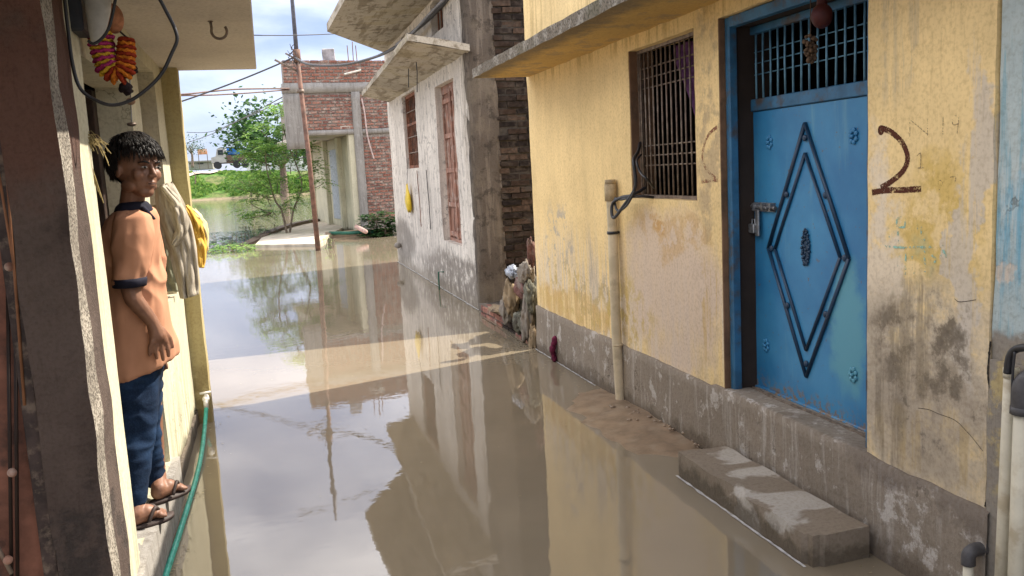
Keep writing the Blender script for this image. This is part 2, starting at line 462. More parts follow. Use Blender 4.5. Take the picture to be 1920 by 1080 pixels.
g = G('blue_door_paint', .42, .5)
f1 = g.noise(2.2, 5, .6); f2 = g.noise(30, 5, .7)
col = g.mix(g.ss(f1, .3, .7), (.018, .15, .34), (.045, .235, .44))
col = g.mix(g.ss(g.noise(1, 5, .7, g.scale((9, 9, .8))), .56, .7, 0, .35), col, (.16, .36, .42))
zz = g.xyz(g.warp(.2, 8))[2]
col = g.mix(g.math('MULTIPLY', g.ss(zz, .50, .40), g.ss(f2, .48, .56)), col, (.22, .15, .09))
col = g.mix(g.math('MULTIPLY', g.ss(f2, .62, .68), .8), col, (.12, .09, .07))
col = g.mix(g.blob((3.18, .85), (.12, .3), g.warp(.3, 5), .6), col, (.09, .30, .40))
g.color(col); g.bump(f2, .12, .004); M['blue'] = g.m
M['blue_dark'] = simple('dark_blue_trim', (.006, .032, .075), .4, 0, .2, 20, .5, (.02, .03, .05))
M['blue_frame'] = simple('blue_steel_frame', (.032, .125, .235), .5, 0, .25, 9, .4, (.07, .06, .055), 8)
M['blue_bar'] = simple('blue_bar', (.12, .27, .38), .5, .3, .25, 20, .5)
M['steel_old'] = simple('tarnished_steel', (.32, .33, .34), .45, .8, .3, 40, .5, (.12, .09, .07), 20)
M['iron'] = simple('rusty_iron', (.20, .15, .115), .6, .4, .35, 25, .4, (.30, .25, .2), 18)
M['rust_panel'] = simple('dull_rust_panel', (.20, .088, .058), .7, .2, .35, 9, .3, (.06, .035, .028), 6)
M['rust'] = simple('red_rust', (.25, .105, .06), .8, .2, .35, 9, .3, (.10, .055, .04), 6)
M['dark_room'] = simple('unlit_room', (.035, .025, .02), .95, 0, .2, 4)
M['brown_reveal'] = simple('brown_reveal', (.17, .10, .06), .9, 0, .25, 8, .2, (.09, .06, .04))
M['purple'] = simple('purple_curtain_cloth', (.12, .045, .13), .9, 0, .3, 30)
M['pvc'] = simple('dusty_pvc', (.55, .46, .31), .5, 0, .15, 6, .4, (.40, .33, .22), 9, .05)
M['pvc_white'] = simple('cream_pvc', (.60, .55, .42), .45, 0, .12, 6, .4, (.45, .38, .26), 9, .05)
M['black_rubber'] = simple('black_rubber', (.018, .018, .02), .45, 0, .3, 20, .5)
M['grey_cable'] = simple('grey_cable', (.07, .066, .066), .5, 0, .3, 20, .4)
M['brown_cable'] = simple('brown_cable', (.13, .075, .06), .6, 0, .3, 20, .4)
M['wood'] = simple('worn_shutter_wood', (.32, .17, .12), .8, 0, .3, 6, .3, (.44, .34, .28), 9)
M['mud'] = simple('wet_mud', (.24, .17, .11), .4, 0, .25, 9, .5, (.30, .23, .16), 8, .3)
M['step'] = plaster('wet_concrete_step', (.46, .42, .36), [
    (lambda g, wv, wv2, N: g.ss(g.noise(3.4, 4, .55, None, .6),   .46, .52), (.24, .195, .145)),
    (L_below(.07, .8, .03), (.10, .08, .055))], bump=.4).m
nb = M['step'].node_tree.nodes['Principled BSDF']
nb.inputs['Roughness'].default_value = .6

# ================================================================== SETTING: water, roads of mud, far bank
bm = NB(); quad(bm, (-400, -30, 0), (400, -30, 0), (400, 108, 0), (-400, 108, 0))
struct('flood_water', bm, M['water'])
# far bank and land to the horizon
def bank_h(x, y):
    t = min(max((y-97.5)/15, 0), 1)
    t = t*t*(3-2*t)
    top = 3.5+.45*mnoise.noise(Vector((x*.05, y*.04, 0)))+max(0, min(1, (x+6)/14))*(-.9)
    return -.6+(top+.6)*t+.25*mnoise.noise(Vector((x*.3, y*.3, 2)))*t
bm = NB()
xs = [-420, -200, -90]+[-50+i*1.6 for i in range(70)]+[90, 200, 420]
ys_ = [96+i*1.1 for i in range(18)]+[118, 125, 135, 160, 220, 400, 900, 2500]
gv = [[bm.verts.new((x, y, bank_h(x, min(y, 125)))) for y in ys_] for x in xs]
for i in range(len(xs)-1):
    for j in range(len(ys_)-1):
        bm.faces.new((gv[i][j], gv[i+1][j], gv[i+1][j+1], gv[i][j+1]))
g = G('river_bank_earth', .95, .1)
f = g.noise(.35, 6, .65); f2 = g.noise(2.2, 4, .6)
z_ = g.xyz()[2]
col = g.mix(g.ss(f, .38, .58), (.16, .17, .07), (.09, .20, .035))
col = g.mix(g.ss(f2, .45, .62, 0, .7), col, (.04, .085, .02))
col = g.mix(g.ss(z_, .35, .05), col, (.26, .21, .14))
g.color(col); g.bump(f2, .6, .2)
struct('far_bank', bm, g.m, True)
# pale track running up the bank
bm = NB()
track_pts = []
for i in range(22):
    px = 330+i*8; py = 333-(px-330)*.145+1.2*math.sin(i*.9)
    yy = 97.5
    while yy < 124:
        p = at(px, py, y=yy)
        if p.z < bank_h(p.x, yy)+.05: break
        yy += .1
    track_pts.append((p.x, yy))
prev = None
for (x, y) in track_pts:
    a = bm.verts.new((x, y-.7, bank_h(x, y-.7)+.16)); b = bm.verts.new((x, y+.9, bank_h(x, y+.9)+.18))
    if prev: bm.faces.new((prev[0], a, b, prev[1]))
    prev = (a, b)
struct('dirt_track', bm, simple('dry_pale_soil', (.55, .47, .37), .95, 0, .15, 2))
# mud spread at the foot of the yellow house and sunk verge
bm = NB()
cx_, cy_ = 2.16, 4.85
n = 26; ctr = []
for i in range(n+1):
    for j in range(14):
        a = math.pi*(.5+i/n); r_ = j/13
        L = .95*(1+.25*mnoise.noise(Vector((math.cos(a)*2, math.sin(a)*2, 5))))
        x = cx_+.06+math.cos(a)*L*.62*r_; y = cy_+math.sin(a)*L*1.15*r_
        z = .05*(1-r_**1.5)-.018+.012*mnoise.noise(Vector((x*6, y*6, 1)))+.003*mnoise.noise(Vector((x*28, y*28, 1)))
        ctr.append(bm.verts.new((x, y, z)))
for i in range(n):
    for j in range(13):
        a, b, c2, d = i*14+j, i*14+j+1, (i+1)*14+j+1, (i+1)*14+j
        bm.faces.new((ctr[a], ctr[b], ctr[c2], ctr[d]))
bmesh.ops.remove_doubles(bm, verts=bm.verts[:], dist=.0005)
o = struct('mud_bank', bm, M['mud'], True)
bm = NB()
for i in range(10):
    a = rnd(math.pi*.55, math.pi*1.45); r_ = rnd(.05, .5)
    p = Vector((cx_+.02+math.cos(a)*r_*.5, cy_+math.sin(a)*r_*1.1, .035*(1-r_)))
    ball(bm, p, rnd(.006, .018), 6, 4, (rnd(.8, 1.4), rnd(.8, 1.4), .6))
for i in range(22):
    y = rnd(4.0, 4.7); ball(bm, (2.19+rnd(-.03, .02), y, .02+rnd(0, .02)), rnd(.005, .014), 6, 4, (1, 1.3, .7))
o = obj('rubble', bm, M['mud'], smooth=True); tag(o, 'loose bits of brick and mud along the foot of the yellow house', 'rubble', kind='stuff')

# ================================================================== YELLOW HOUSE (right)
YH = empty('yellow_house', (3.2, 5.0, 0), 0, 'weathered yellow house with blue steel door and barred window', 'house')
DO = (2.83, 3.943, .385, 2.29); WO = (4.205, 5.06, 1.38, 2.285)
_yw = wall_x('wall', XR, 2.235, 7.2, .36, 3.05, [DO, WO], M['yellow'], YH, -1, .06, .0045, 1, .16)
bm = NB()      # plinth with a sloping, broken upper edge
ys2 = [2.205+i*(7.2-2.205)/90 for i in range(91)]
pv = []
for y in ys2:
    top = .385+.012*mnoise.noise(Vector((y*3, 0, 0)))+.008*mnoise.noise(Vector((y*14, 0, 0)))
    if DO[0]-.02 < y < DO[1]+.1: top = .40+.012*mnoise.noise(Vector((y*9, 3, 0)))
    row = []
    zs = [-.25]+[top*k/7 for k in range(8)]
    for z in zs:
        d = .010*mnoise.noise(Vector((y*2.5, z*4, 8)))+.004*mnoise.noise(Vector((y*13, z*13, 8)))
        row.append(bm.verts.new((XR-.022+d-(.006 if z < .1 else 0), y, z)))
    row.append(bm.verts.new((XR-.008, y, top+.006))); row.append(bm.verts.new((XR+.36, y, top-.004)))
    pv.append(row)
for a, b in zip(pv, pv[1:]):
    for k in range(len(a)-1): bm.faces.new((a[k], a[k+1], b[k+1], b[k]))
bmesh.ops.recalc_face_normals(bm, faces=bm.faces[:])
for f in bm.faces: f.normal_flip() if f.normal.x > .5 else None
obj('plinth', bm, M['plinth'], YH, True)
bm = NB(); box(bm, XR+.02, 6.2, 7.1, 7.2, -.2, 3.04); obj('end_wall', bm, M['yellow'], YH)
bm = NB(); box(bm, XR+.02, 6.2, 2.25, 7.19, 2.98, 3.055); box(bm, 6.1, 6.2, 2.25, 7.19, -.2, 3.0); obj('roof', bm, M['cement'], YH)
bm = NB(); slab_rough(bm, 1.735, XR+.01, .4, 7.13, 2.37, 2.445, .12, .008, 3)
for f in bm.faces: pass
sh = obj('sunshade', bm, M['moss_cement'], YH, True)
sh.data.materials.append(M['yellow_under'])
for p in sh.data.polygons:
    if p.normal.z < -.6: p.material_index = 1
sh.data.set_sharp_from_angle(angle=R(40))
# dark rooms behind the openings
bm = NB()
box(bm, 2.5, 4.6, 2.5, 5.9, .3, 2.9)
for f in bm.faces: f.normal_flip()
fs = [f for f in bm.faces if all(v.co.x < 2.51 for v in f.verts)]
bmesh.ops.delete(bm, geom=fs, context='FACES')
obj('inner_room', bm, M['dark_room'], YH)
# window grille
wg = empty('window', (XR, 4.6, 1.38)); wg.parent = YH; wg.location = Vector((XR, 4.6, 1.38))-YH.location
bm = NB(); gx = 2.29
box(bm, XR+.004, XR+.15, WO[1]-.012, WO[1]+.001, WO[2], WO[3]); obj('reveal', bm, M['brown_reveal'], wg)
bm = NB(); box(bm, XR+.004, XR+.15, WO[0]-.001, WO[0]+.012, WO[2], WO[3])
obj('reveal', bm, M['brown_reveal'], wg)
bm = NB()
for a in ((WO[0]+.012, WO[0]+.03, WO[2], WO[3]), (WO[1]-.03, WO[1]-.012, WO[2], WO[3]), (WO[0]+.03, WO[1]-.03, WO[2], WO[2]+.02), (WO[0]+.03, WO[1]-.03, WO[3]-.02, WO[3])):
    box(bm, gx-.006, gx+.022, *a)
obj('frame', bm, M['iron'], wg)
for i in range(14):
    y = WO[0]+.045+i*(WO[1]-WO[0]-.09)/13
    bm = NB(); b_ = rnd(-.004, .004)
    tube(bm, [(gx, y, WO[2]+.01), (gx+b_, y+b_, (WO[2]+WO[3])/2), (gx, y, WO[3]-.01)], .0055, 6); obj('bar', bm, M['iron'], wg, True)
for z in (1.58, 1.64, 1.70, 2.05, 2.11, 2.17):
    bm = NB(); tube(bm, [(gx+.012, WO[0]+.02, z), (gx+.012, WO[1]-.02, z)], .005, 6); obj('bar', bm, M['iron'], wg, True)
# curtain behind the bars
bm = NB(); nV = 30; rows = []
for i in range(17):
    t = i/16
    row = []
    for j in range(nV+1):
        s = j/nV
        y0_, y1_ = 4.22+.0*t, 4.78-.42*max(0, t-.15)**.8
        y = y0_+(y1_-y0_)*s
        row.append(bm.verts.new((2.40+.025*math.sin(s*26+t*1.5), y, 2.27-.62*t)))
    rows.append(row)
for a, b in zip(rows, rows[1:]):
    for k in range(nV): bm.faces.new((a[k], b[k], b[k+1], a[k+1]))
cu = obj('window_curtain', bm, M['purple'], None, True)
tag(cu, 'purple curtain gathered aside behind the rusty window bars', 'curtain')
# door frame
fr = empty('door_frame', (XR, 3.4, .4)); fr.parent = YH; fr.location = Vector((XR, 3.4, .4))-YH.location
bm = NB(); box(bm, XR-.004, 2.258, DO[1]-.009, DO[1]+.003, .40, 2.287, .002, None, .001); obj('brown_jamb', bm, M['brown_reveal'], fr)
bm = NB()
box(bm, 2.256, 2.30, DO[1]-.052, DO[1]-.010, .39, 2.285); box(bm, 2.256, 2.30, DO[0]+.004, DO[0]+.045, .39, 2.285)
box(bm, 2.254, 2.302, DO[0]+.045, DO[1]-.052, 2.235, 2.287)
bmesh.ops.bevel(bm, geom=bm.edges[:], offset=.004, segments=1, affect='EDGES'); obj('outer_frame', bm, M['blue_frame'], fr)
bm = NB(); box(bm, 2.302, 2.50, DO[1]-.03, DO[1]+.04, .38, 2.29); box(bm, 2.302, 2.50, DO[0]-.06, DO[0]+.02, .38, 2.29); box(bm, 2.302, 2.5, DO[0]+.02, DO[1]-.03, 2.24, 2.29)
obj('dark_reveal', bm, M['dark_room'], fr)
bm = NB()
box(bm, 2.385, 2.425, 3.925, 3.965, .38, 2.235); box(bm, 2.385, 2.425, 2.80, 2.85, .38, 2.235); box(bm, 2.386, 2.424, 2.85, 3.925, 1.825, 1.885); box(bm, 2.386, 2.424, 2.85, 3.925, 2.2, 2.238)
bmesh.ops.bevel(bm, geom=bm.edges[:], offset=.004, segments=1, affect='EDGES'); obj('inner_frame', bm, M['blue_frame'], fr)
tg = empty('transom_grille'); tg.parent = YH; tg.location = Vector((2.4, 3.4, 1.9))-YH.location
for i in range(17):
    y = 2.88+i*.0625
    bm = NB(); tube(bm, [(2.40, y, 1.87), (2.40+rnd(-.003, .003), y+rnd(-.003, .003), 2.04), (2.40, y, 2.215)], .0055, 6); obj('bar', bm, M['blue_bar'], tg, True)
for z in (2.005, 2.06, 2.115):
    bm = NB(); tube(bm, [(2.411, 2.84, z), (2.411, 3.94, z)], .0034, 6); obj('bar', bm, M['blue_bar'], tg, True)
# the door leaf
DX = 2.40
dr = empty('door'); dr.parent = YH; dr.location = Vector((DX, 3.9, .4))-YH.location
bm = NB()
nY, nZ = 24, 34; y0_, y1_, z0_, z1_ = 2.852, 3.922, .372, 1.822
gr = [[bm.verts.new((DX+.004*mnoise.noise(Vector((i*.25, j*.2, 3)))+.0015*mnoise.noise(Vector((i, j, 9))), y0_+(y1_-y0_)*i/nY, z0_+(z1_-z0_)*j/nZ)) for j in range(nZ+1)] for i in range(nY+1)]
for i in range(nY):
    for j in range(nZ): bm.faces.new((gr[i][j], gr[i][j+1], gr[i+1][j+1], gr[i+1][j]))
bmesh.ops.recalc_face_normals(bm, faces=bm.faces[:])
obj('panel', bm, M['blue'], dr, True)
bm = NB()
box(bm, DX-.012, DX+.03, 2.852, 3.922, .372, .41); 
bmesh.ops.bevel(bm, geom=bm.edges[:], offset=.003, segments=1, affect='EDGES'); obj('bottom_rail', bm, M['blue'], dr)
dc = (3.472, 1.143)
def diamond(hy, hzt, hzb, w, name):
    P = [(dc[0], dc[1]+hzt), (dc[0]-hy, dc[1]), (dc[0], dc[1]-hzb), (dc[0]+hy, dc[1])]
    for a, b in zip(P, P[1:]+P[:1]):
        bm = NB()
        pa, pb = Vector((DX-.005, a[0], a[1])), Vector((DX-.005, b[0], b[1]))
        tube(bm, [pa, pb], w, 8); obj(name, bm, M['blue_dark'], dr, True)
diamond(.312, .597, .594, .0098, 'diamond_trim')
diamond(.253, .46, .465, .0086, 'diamond_trim')
studs = [(0, .53), (0, -.53), (.283, 0), (-.283, 0), (.15, .27), (-.15, .27), (.15, -.27), (-.15, -.27)]
stud = None
for a, b in studs:
    if stud is None:
        bm = NB(); ball(bm, (0, 0, 0), .016, 12, 8, (.6, 1, 1)); stud = bm
        o = obj('stud', bm, M['blue_dark'], dr, True, False); sm = o.data
    else: o = link('stud', sm, dr, False)
    o.location = Vector((DX-.006, dc[0]+a, dc[1]+b))-Vector((DX, 3.9, .4))
# flower rosettes
bm = NB()
for k in range(7):
    a = k*2*math.pi/7; ball(bm, (0, .02*math.cos(a), .026*math.sin(a)), .011, 8, 6, (.5, 1, 1))
ball(bm, (-.004, 0, 0), .009, 8, 6); me_f = None
for a, b in ((3.77, 1.666), (3.136, 1.664), (3.82, .638), (3.135, .632)):
    if me_f is None: o = obj('flower_rosette', bm, M['blue'], dr, True, False); me_f = o.data
    else: o = link('flower_rosette', me_f, dr, False)
    o.location = Vector((DX-.004, a, b))-Vector((DX, 3.9, .4))
# central cast ornament
bm = NB()
for k in range(46):
    t = k/45; a = k*2.4
    w_ = .034*math.sin(math.pi*(.12+.8*t))
    ball(bm, (DX-.006, dc[0]+w_*math.cos(a)*.9, dc[1]-.055+t*.165), .0085-.002*t, 7, 5, (.9, 1, 1))
ball(bm, (DX, dc[0], dc[1]+.015), .04, 12, 8, (.15, .7, 1.6)); obj('cast_ornament', bm, M['blue_dark'], dr, True)
# latch: sliding bolt, hasp and padlock
la = empty('latch'); la.parent = dr; la.location = (0, 0, 0)
lp = lambda y, z, d=0: (DX-.016-d, y, z)
bm = NB(); tube(bm, [lp(3.70, 1.345), lp(3.955, 1.352)], .010, 8)
tube(bm, [lp(3.74, 1.347), lp(3.74, 1.347, .03)], .006, 6); box(bm, DX-.01, DX, 3.72, 3.93, 1.325, 1.37)
for y in (3.73, 3.80, 3.88, 3.935): box(bm, DX-.032, DX-.003, y-.008, y+.008, 1.33, 1.368)
box(bm, DX-.03, DX-.018, 3.835, 3.865, 1.20, 1.335, .003); box(bm, DX-.045, DX-.012, 3.855, 3.905, 1.215, 1.262, .004)
tube(bm, [lp(3.865, 1.262, .012), lp(3.868, 1.285, .012), lp(3.892, 1.285, .012), lp(3.895, 1.262, .012)], .004, 6)
la_o = obj('bolt_and_padlock', bm, M['steel_old'], la, False)
# threshold strip below the door (cloth and sack pushed against it)
bm = NB()
slab_rough(bm, 2.305, 2.392, 2.86, 3.93, .372, .392, .05, .008, 5)
obj('threshold', bm, M['dark_room'], YH)
bm = NB()
pts = [(2.35-.015*mnoise.noise(Vector((y*4, 0, 0))), y, .40+.006*mnoise.noise(Vector((y*9, 1, 0)))) for y in [2.87+i*.035 for i in range(30)]]
tube(bm, pts, [.012+.006*mnoise.noise(Vector((i*.9, 0, 0))) for i in range(30)], 8); o = obj('sack_strip', bm, simple('dirty_sack_cloth', (.16, .125, .095), .95, 0, .4, 30), None, True)
tag(o, 'rolled dirty sacking pushed along the bottom of the blue door', 'sacking')

# painted figures and scribbles on the wall (flat paint, a few tenths of a millimetre proud)
from mathutils.bvhtree import BVHTree
_bm = bmesh.new(); _bm.from_mesh(_yw.data); _bm.transform(Matrix.Translation(YH.location)); WALL_BVH = BVHTree.FromBMesh(_bm); _bm.free()
def ink(name, strokes, w, mat_, parent, x=XR, jag=.0, dens=1):
    bm = NB(); k_ = 0
    for st in strokes:
        P = [Vector((0, *yz(px, py, x))) for px, py in st]
        Q = spline(P, 16) if len(P) > 2 else [P[0].lerp(P[1], i/10) for i in range(11)]
        row = None
        for i, q in enumerate(Q):
            t = (Q[min(i+1, len(Q)-1)]-Q[max(i-1, 0)]).normalized(); nrm = Vector((0, -t.z, t.y))
            ww = w*(1+jag*mnoise.noise(Vector((i*.8, len(st), k_))))
            a = q+nrm*ww; b = q-nrm*ww
            for e_ in (a, b):
                hit = WALL_BVH.ray_cast(Vector((x-.3, e_.y, e_.z)), Vector((1, 0, 0)))[0]
                e_.x = (hit.x if hit is not None and abs(hit.x-x) < .03 else x)-.0012-.0002*k_
            a, b = bm.verts.new(a), bm.verts.new(b)
            if row: bm.faces.new((row[0], a, b, row[1]))
            row = (a, b)
        k_ += 1
    return obj(name, bm, mat_, parent)
def ragged(name, c, lo=.42, hi=.5, sc=120):
    g = G(name, .9, .1); g.color(c)
    f = g.math('ADD', g.math('MULTIPLY', g.noise(sc, 4, .7), .6), g.math('MULTIPLY', g.noise(25, 3, .6), .4))
    g.inp('Alpha', g.ss(f, lo, hi)); return g.m
M['tar'] = ragged('dark_red_brown_paint', (.09, .034, .022), .35, .47)
M['tar_faint'] = ragged('faded_red_brown_paint', (.27, .13, .08), .46, .56)
M['black_crack'] = simple('crack_shadow', (.03, .024, .018), .95)
M['pencil'] = ragged('pencil_scribble', (.20, .15, .09), .47, .56, 200)
M['turq'] = ragged('turquoise_chalk', (.30, .52, .43), .48, .6, 60)
ink('painted_figure_two', [[(1653, 240), (1672, 248), (1692, 268), (1702, 295), (1694, 320), (1672, 340), (1652, 352)], [(1636, 361), (1660, 357), (1695, 356), (1728, 354)]], .0108, M['tar'], YH, jag=.35)
bm = NB(); p0 = at(1652, 244, x=XR); ball(bm, (XR-.001, p0.y, p0.z), .017, 12, 8, (.12, 1, 1.1)); obj('paint_blot', bm, M['tar'], YH)
ink('wall_crack', [[(1722, 765), (1742, 768), (1760, 776), (1790, 788), (1815, 812), (1843, 846)]], .0009, M['black_crack'], YH, jag=.9)
ink('wall_crack', [[(1790, 560), (1800, 566), (1830, 562)]], .001, M['black_crack'], YH, jag=.6)
ink('wall_crack', [[(1858, 640), (1853, 700), (1860, 760), (1852, 830), (1857, 900), (1848, 950)]], .004, M['black_crack'], YH, jag=.8)
ink('painted_loop', [[(1345, 238), (1330, 252), (1320, 275), (1318, 300), (1328, 320), (1343, 334)], [(1316, 341), (1330, 339), (1347, 338)]], .009, M['tar_faint'], YH, jag=.4)
ink('pencil_letters', [[(1706, 222), (1706, 262)], [(1706, 224), (1739, 252)], [(1739, 222), (1739, 254)], [(1768, 218), (1768, 252)],
    [(1797, 232), (1788, 234), (1786, 222), (1792, 217), (1798, 222), (1797, 236), (1795, 250)],
    [(1720, 292), (1727, 288), (1727, 314)], [(1719, 315), (1735, 314)], [(1760, 342), (1764, 338), (1769, 343), (1766, 350), (1762, 356)], [(1783, 332), (1794, 332), (1790, 346)]], .0016, M['pencil'], YH)
ink('chalk_letters', [[(1668, 425), (1668, 445)], [(1682, 410), (1680, 430), (1672, 440)], [(1682, 410), (1695, 408), (1696, 425), (1684, 428), (1686, 458)],
    [(1705, 420), (1712, 440), (1722, 428)], [(1728, 425), (1728, 448), (1736, 450)], [(1660, 462), (1700, 464), (1770, 462)],
    [(1676, 485), (1684, 478), (1690, 488), (1684, 500)], [(1700, 476), (1698, 515)], [(1712, 480), (1714, 512), (1722, 516)], [(1735, 470), (1736, 510)], [(1748, 478), (1756, 486), (1750, 498)], [(1766, 480), (1770, 470), (1776, 484)]], .0042, M['turq'], YH, jag=.3)
# purple rag stuffed in the plinth drain
bm = NB()
pts = [(XR-.03, 6.662, .215), (XR-.04, 6.655, .17), (XR-.062, 6.65, .12), (XR-.055, 6.66, .06), (XR-.05, 6.655, .0)]
tube(bm, spline(pts, 5), [.008, .02, .034, .042, .04, .045, .04, .034, .03, .032, .04, .045, .04, .036, .03, .026, .03, .034, .036, .03, .02][:21], 10, True, .6)
for v in bm.verts: v.co += Vector((mnoise.noise(v.co*40), mnoise.noise(v.co*40+Vector((5, 0, 0))), 0))*.012
o = obj('rag', bm, simple('magenta_rag', (.11, .012, .035), .9, 0, .4, 30, .2, (.05, .01, .02)), None, True)
tag(o, 'dark magenta rag hanging from a hole in the grey plinth at the water', 'rag')

# drain pipe with clamps and black cable coil
bm = NB(); px_ = XR-.045
tube(bm, spline([(px_, 5.268, -.05), (px_-.004, 5.29, .5), (px_, 5.30, 1.1), (px_+.002, 5.312, 1.42)], 5), .033, 14)
dp = empty('drain_pipe', (px_, 5.27, 0), 0, 'beige plastic drain pipe standing against the yellow wall', 'pipe')
obj('pipe_shaft', bm, M['pvc'], dp, True)
bm = NB(); tube(bm, [(px_, 5.312, 1.36), (px_, 5.314, 1.47)], .040, 14); tube(bm, [(px_, 5.314, 1.47), (px_, 5.314, 1.50)], .036, 14); obj('socket', bm, simple('taped_pipe_socket', (.36, .28, .17), .8, 0, .3, 20), dp, True)
bm = NB(); tube(bm, [(px_, 5.285, .385), (px_, 5.286, .40)], .036, 14); obj('joint_ring', bm, M['pvc'], dp, True)
bm = NB(); tube(bm, [(px_, 5.303, 1.14), (px_, 5.303, 1.16)], .0375, 14); box(bm, px_, XR, 5.29, 5.32, 1.143, 1.157); obj('clamp', bm, M['black_rubber'], dp, True)
bm = NB()
A = lambda px, py, d=0: at(px, py, x=XR-.09-d)
tube(bm, spline([at(1200, 268, x=2.28), at(1196, 285, x=2.22), A(1188, 300), A(1191, 330), A(1190, 355), A(1170, 385, .02), A(1152, 408, .03), A(1147, 398, .03), A(1150, 380, .02), A(1166, 370), A(1186, 366), at(1210, 352, x=2.24)], 6), .0105, 8)
o = obj('cable', bm, M['black_rubber'], None, True); tag(o, 'thick black cable looped over the pipe and through the window bars', 'cable')
bm = NB()
tube(bm, spline([at(1202, 290, x=2.26), A(1194, 302), A(1200, 322), A(1212, 335), at(1226, 352, x=2.25)], 6), .007, 8)
tube(bm, spline([at(1225, 370, x=2.24), A(1195, 368), A(1165, 374), A(1153, 373), A(1158, 395, .02), A(1175, 385, .02), A(1190, 358, .02)], 6), .008, 8)
o = obj('cable', bm, M['black_rubber'], None, True); tag(o, 'thinner black cable end tucked under the loop by the window sill', 'cable')
# red pot hanging over the door with dark dry bundle
bm = NB(); p = at(1541, 30, x=2.16)
ball(bm, p, .042, 16, 12, (1, 1, 1.15)); tube(bm, [p+Vector((0, 0, .04)), p+Vector((0, 0, .12))], [.022, .012], 10)
hp = empty('hanging_charm', p, 0, 'dark red cloth-wrapped pot hanging in front of the blue door grille', 'charm'); obj('wrapped_pot', bm, simple('dark_red_wrap', (.045, .007, .006), .6, 0, .3, 20, .3, (.015, .006, .006)), hp, True)
bm = NB(); tube(bm, [p+Vector((0, 0, .1)), p+Vector((0, 0, .25))], .003, 6); obj('string', bm, M['black_rubber'], hp)
bm = NB()
q = at(1520, 88, x=2.17)
for k in range(60): ball(bm, q+Vector((rnd(-.02, .02), rnd(-.016, .016), rnd(-.06, .045))), rnd(.005, .011), 6, 4)
tube(bm, [q, Vector((q.x, q.y, 2.36))], .002, 6)
o = obj('dried_bundle', bm, simple('dried_brown_plant', (.08, .05, .03), .9, 0, .4, 40), None, True); tag(o, 'small dark dried bundle hanging beside the red pot over the door', 'charm')

# concrete step in the water
bm = NB(); slab_rough(bm, 1.905, 2.17, 2.74, 3.85, -.15, .128, .03, .008, 9)
for v in bm.verts:
    if v.co.y < 2.775 and v.co.x < 1.94: v.co.x += .018; v.co.y += .014
    v.co.z += .012*mnoise.noise(v.co*5) if v.co.z > .1 else 0
    if v.co.x < 1.915 and v.co.z > .1:
        k_ = max(0, mnoise.noise(v.co*9+Vector((3, 3, 3)))); v.co.x += .05*k_; v.co.z -= .02*k_
o = obj('concrete_step', bm, M['step'], None, True); o.data.set_sharp_from_angle(angle=R(35))
tag(o, 'worn wet concrete block step standing in the flood below the blue door', 'step')

# neighbour: pale blue wall
BH = empty('blue_house', (3, 0, 0), 0, 'pale blue peeling house wall at the right edge', 'house')
wall_x('wall', XR+.012, -3, 2.228, .9, 3.2, [], M['blue_wall'], BH, -1, .1, .006, 5, .15)
wall_x('lower_wall', XR-.010, -3, 2.222, -.25, .905, [], M['blue_wall'], BH, -1, .1, .010, 6, .02)
bm = NB(); box(bm, XR+.03, 6.2, -3, 2.2, 3.0, 3.06); obj('roof', bm, M['cement'], BH)
def riser(px_t, py_t, px_b, r, lab, elbow, x):
    t = at(px_t, py_t, x=x); b = at(px_b, 1080, x=x)
    e = empty('water_pipe', (x, b.y, 0), 0, lab, 'pipe', 'risers on the blue wall')
    bm = NB(); d = (b-t)/(b.z-t.z); foot = t+d*(-.02-t.z)
    tube(bm, [foot, t], r, 14); obj('pipe_shaft', bm, M['pvc_white'], e, True)
    bm = NB()
    if elbow:
        tube(bm, spline([t+Vector((0, 0, -.03)), t+Vector((0, 0, .04)), t+Vector((.012, -.012, .075)), t+Vector((.06, -.05, .095)), t+Vector((.15, -.1, .1))], 5), r*1.28, 14)
        tube(bm, [t+Vector((0, 0, -.035)), t+Vector((0, 0, -.012))], r*1.4, 14)
        obj('elbow', bm, M['grey_cable'], e, True)
    else:
        tube(bm, [t+Vector((0, 0, -.03)), t], r*1.12, 14); obj('rim', bm, M['pvc_white'], e, True)
riser(1896, 690, 1878, .0205, 'narrow cream pipe with an open top, nearer the yellow house corner', False, 2.17)
riser(1918, 755, 1906, .025, 'cream pipe under a thick black elbow at the right edge', True, 2.14)
bm = NB()
tube(bm, spline([at(1889, 700, x=2.13), at(1893, 672, x=2.13), at(1903, 656, x=2.13), at(1925, 652, x=2.13), at(1950, 660, x=2.13)], 6), .012, 8)
tube(bm, spline([at(1903, 660, x=2.12), at(1899, 700, x=2.12), at(1897, 760, x=2.12)], 5), .004, 6)
o = obj('cable', bm, M['black_rubber'], None, True); tag(o, 'black cable draped over the tops of the cream pipes', 'cable')
e = empty('water_pipe', at(1818, 1080, x=2.16), 0, 'short cream outlet pipe with a dark elbow low on the plinth', 'pipe')
bm = NB(); b = at(1816, 1052, x=2.16); tube(bm, [b+Vector((0, 0, -.2)), b+Vector((0, 0, .0))], .017, 12); obj('pipe_shaft', bm, M['pvc_white'], e, True)
bm = NB(); tube(bm, spline([b+Vector((0, 0, -.012)), b+Vector((0, 0, .02)), b+Vector((.02, 0, .035)), b+Vector((.07, 0, .035))], 5), .023, 12); obj('elbow', bm, M['grey_cable'], e, True)

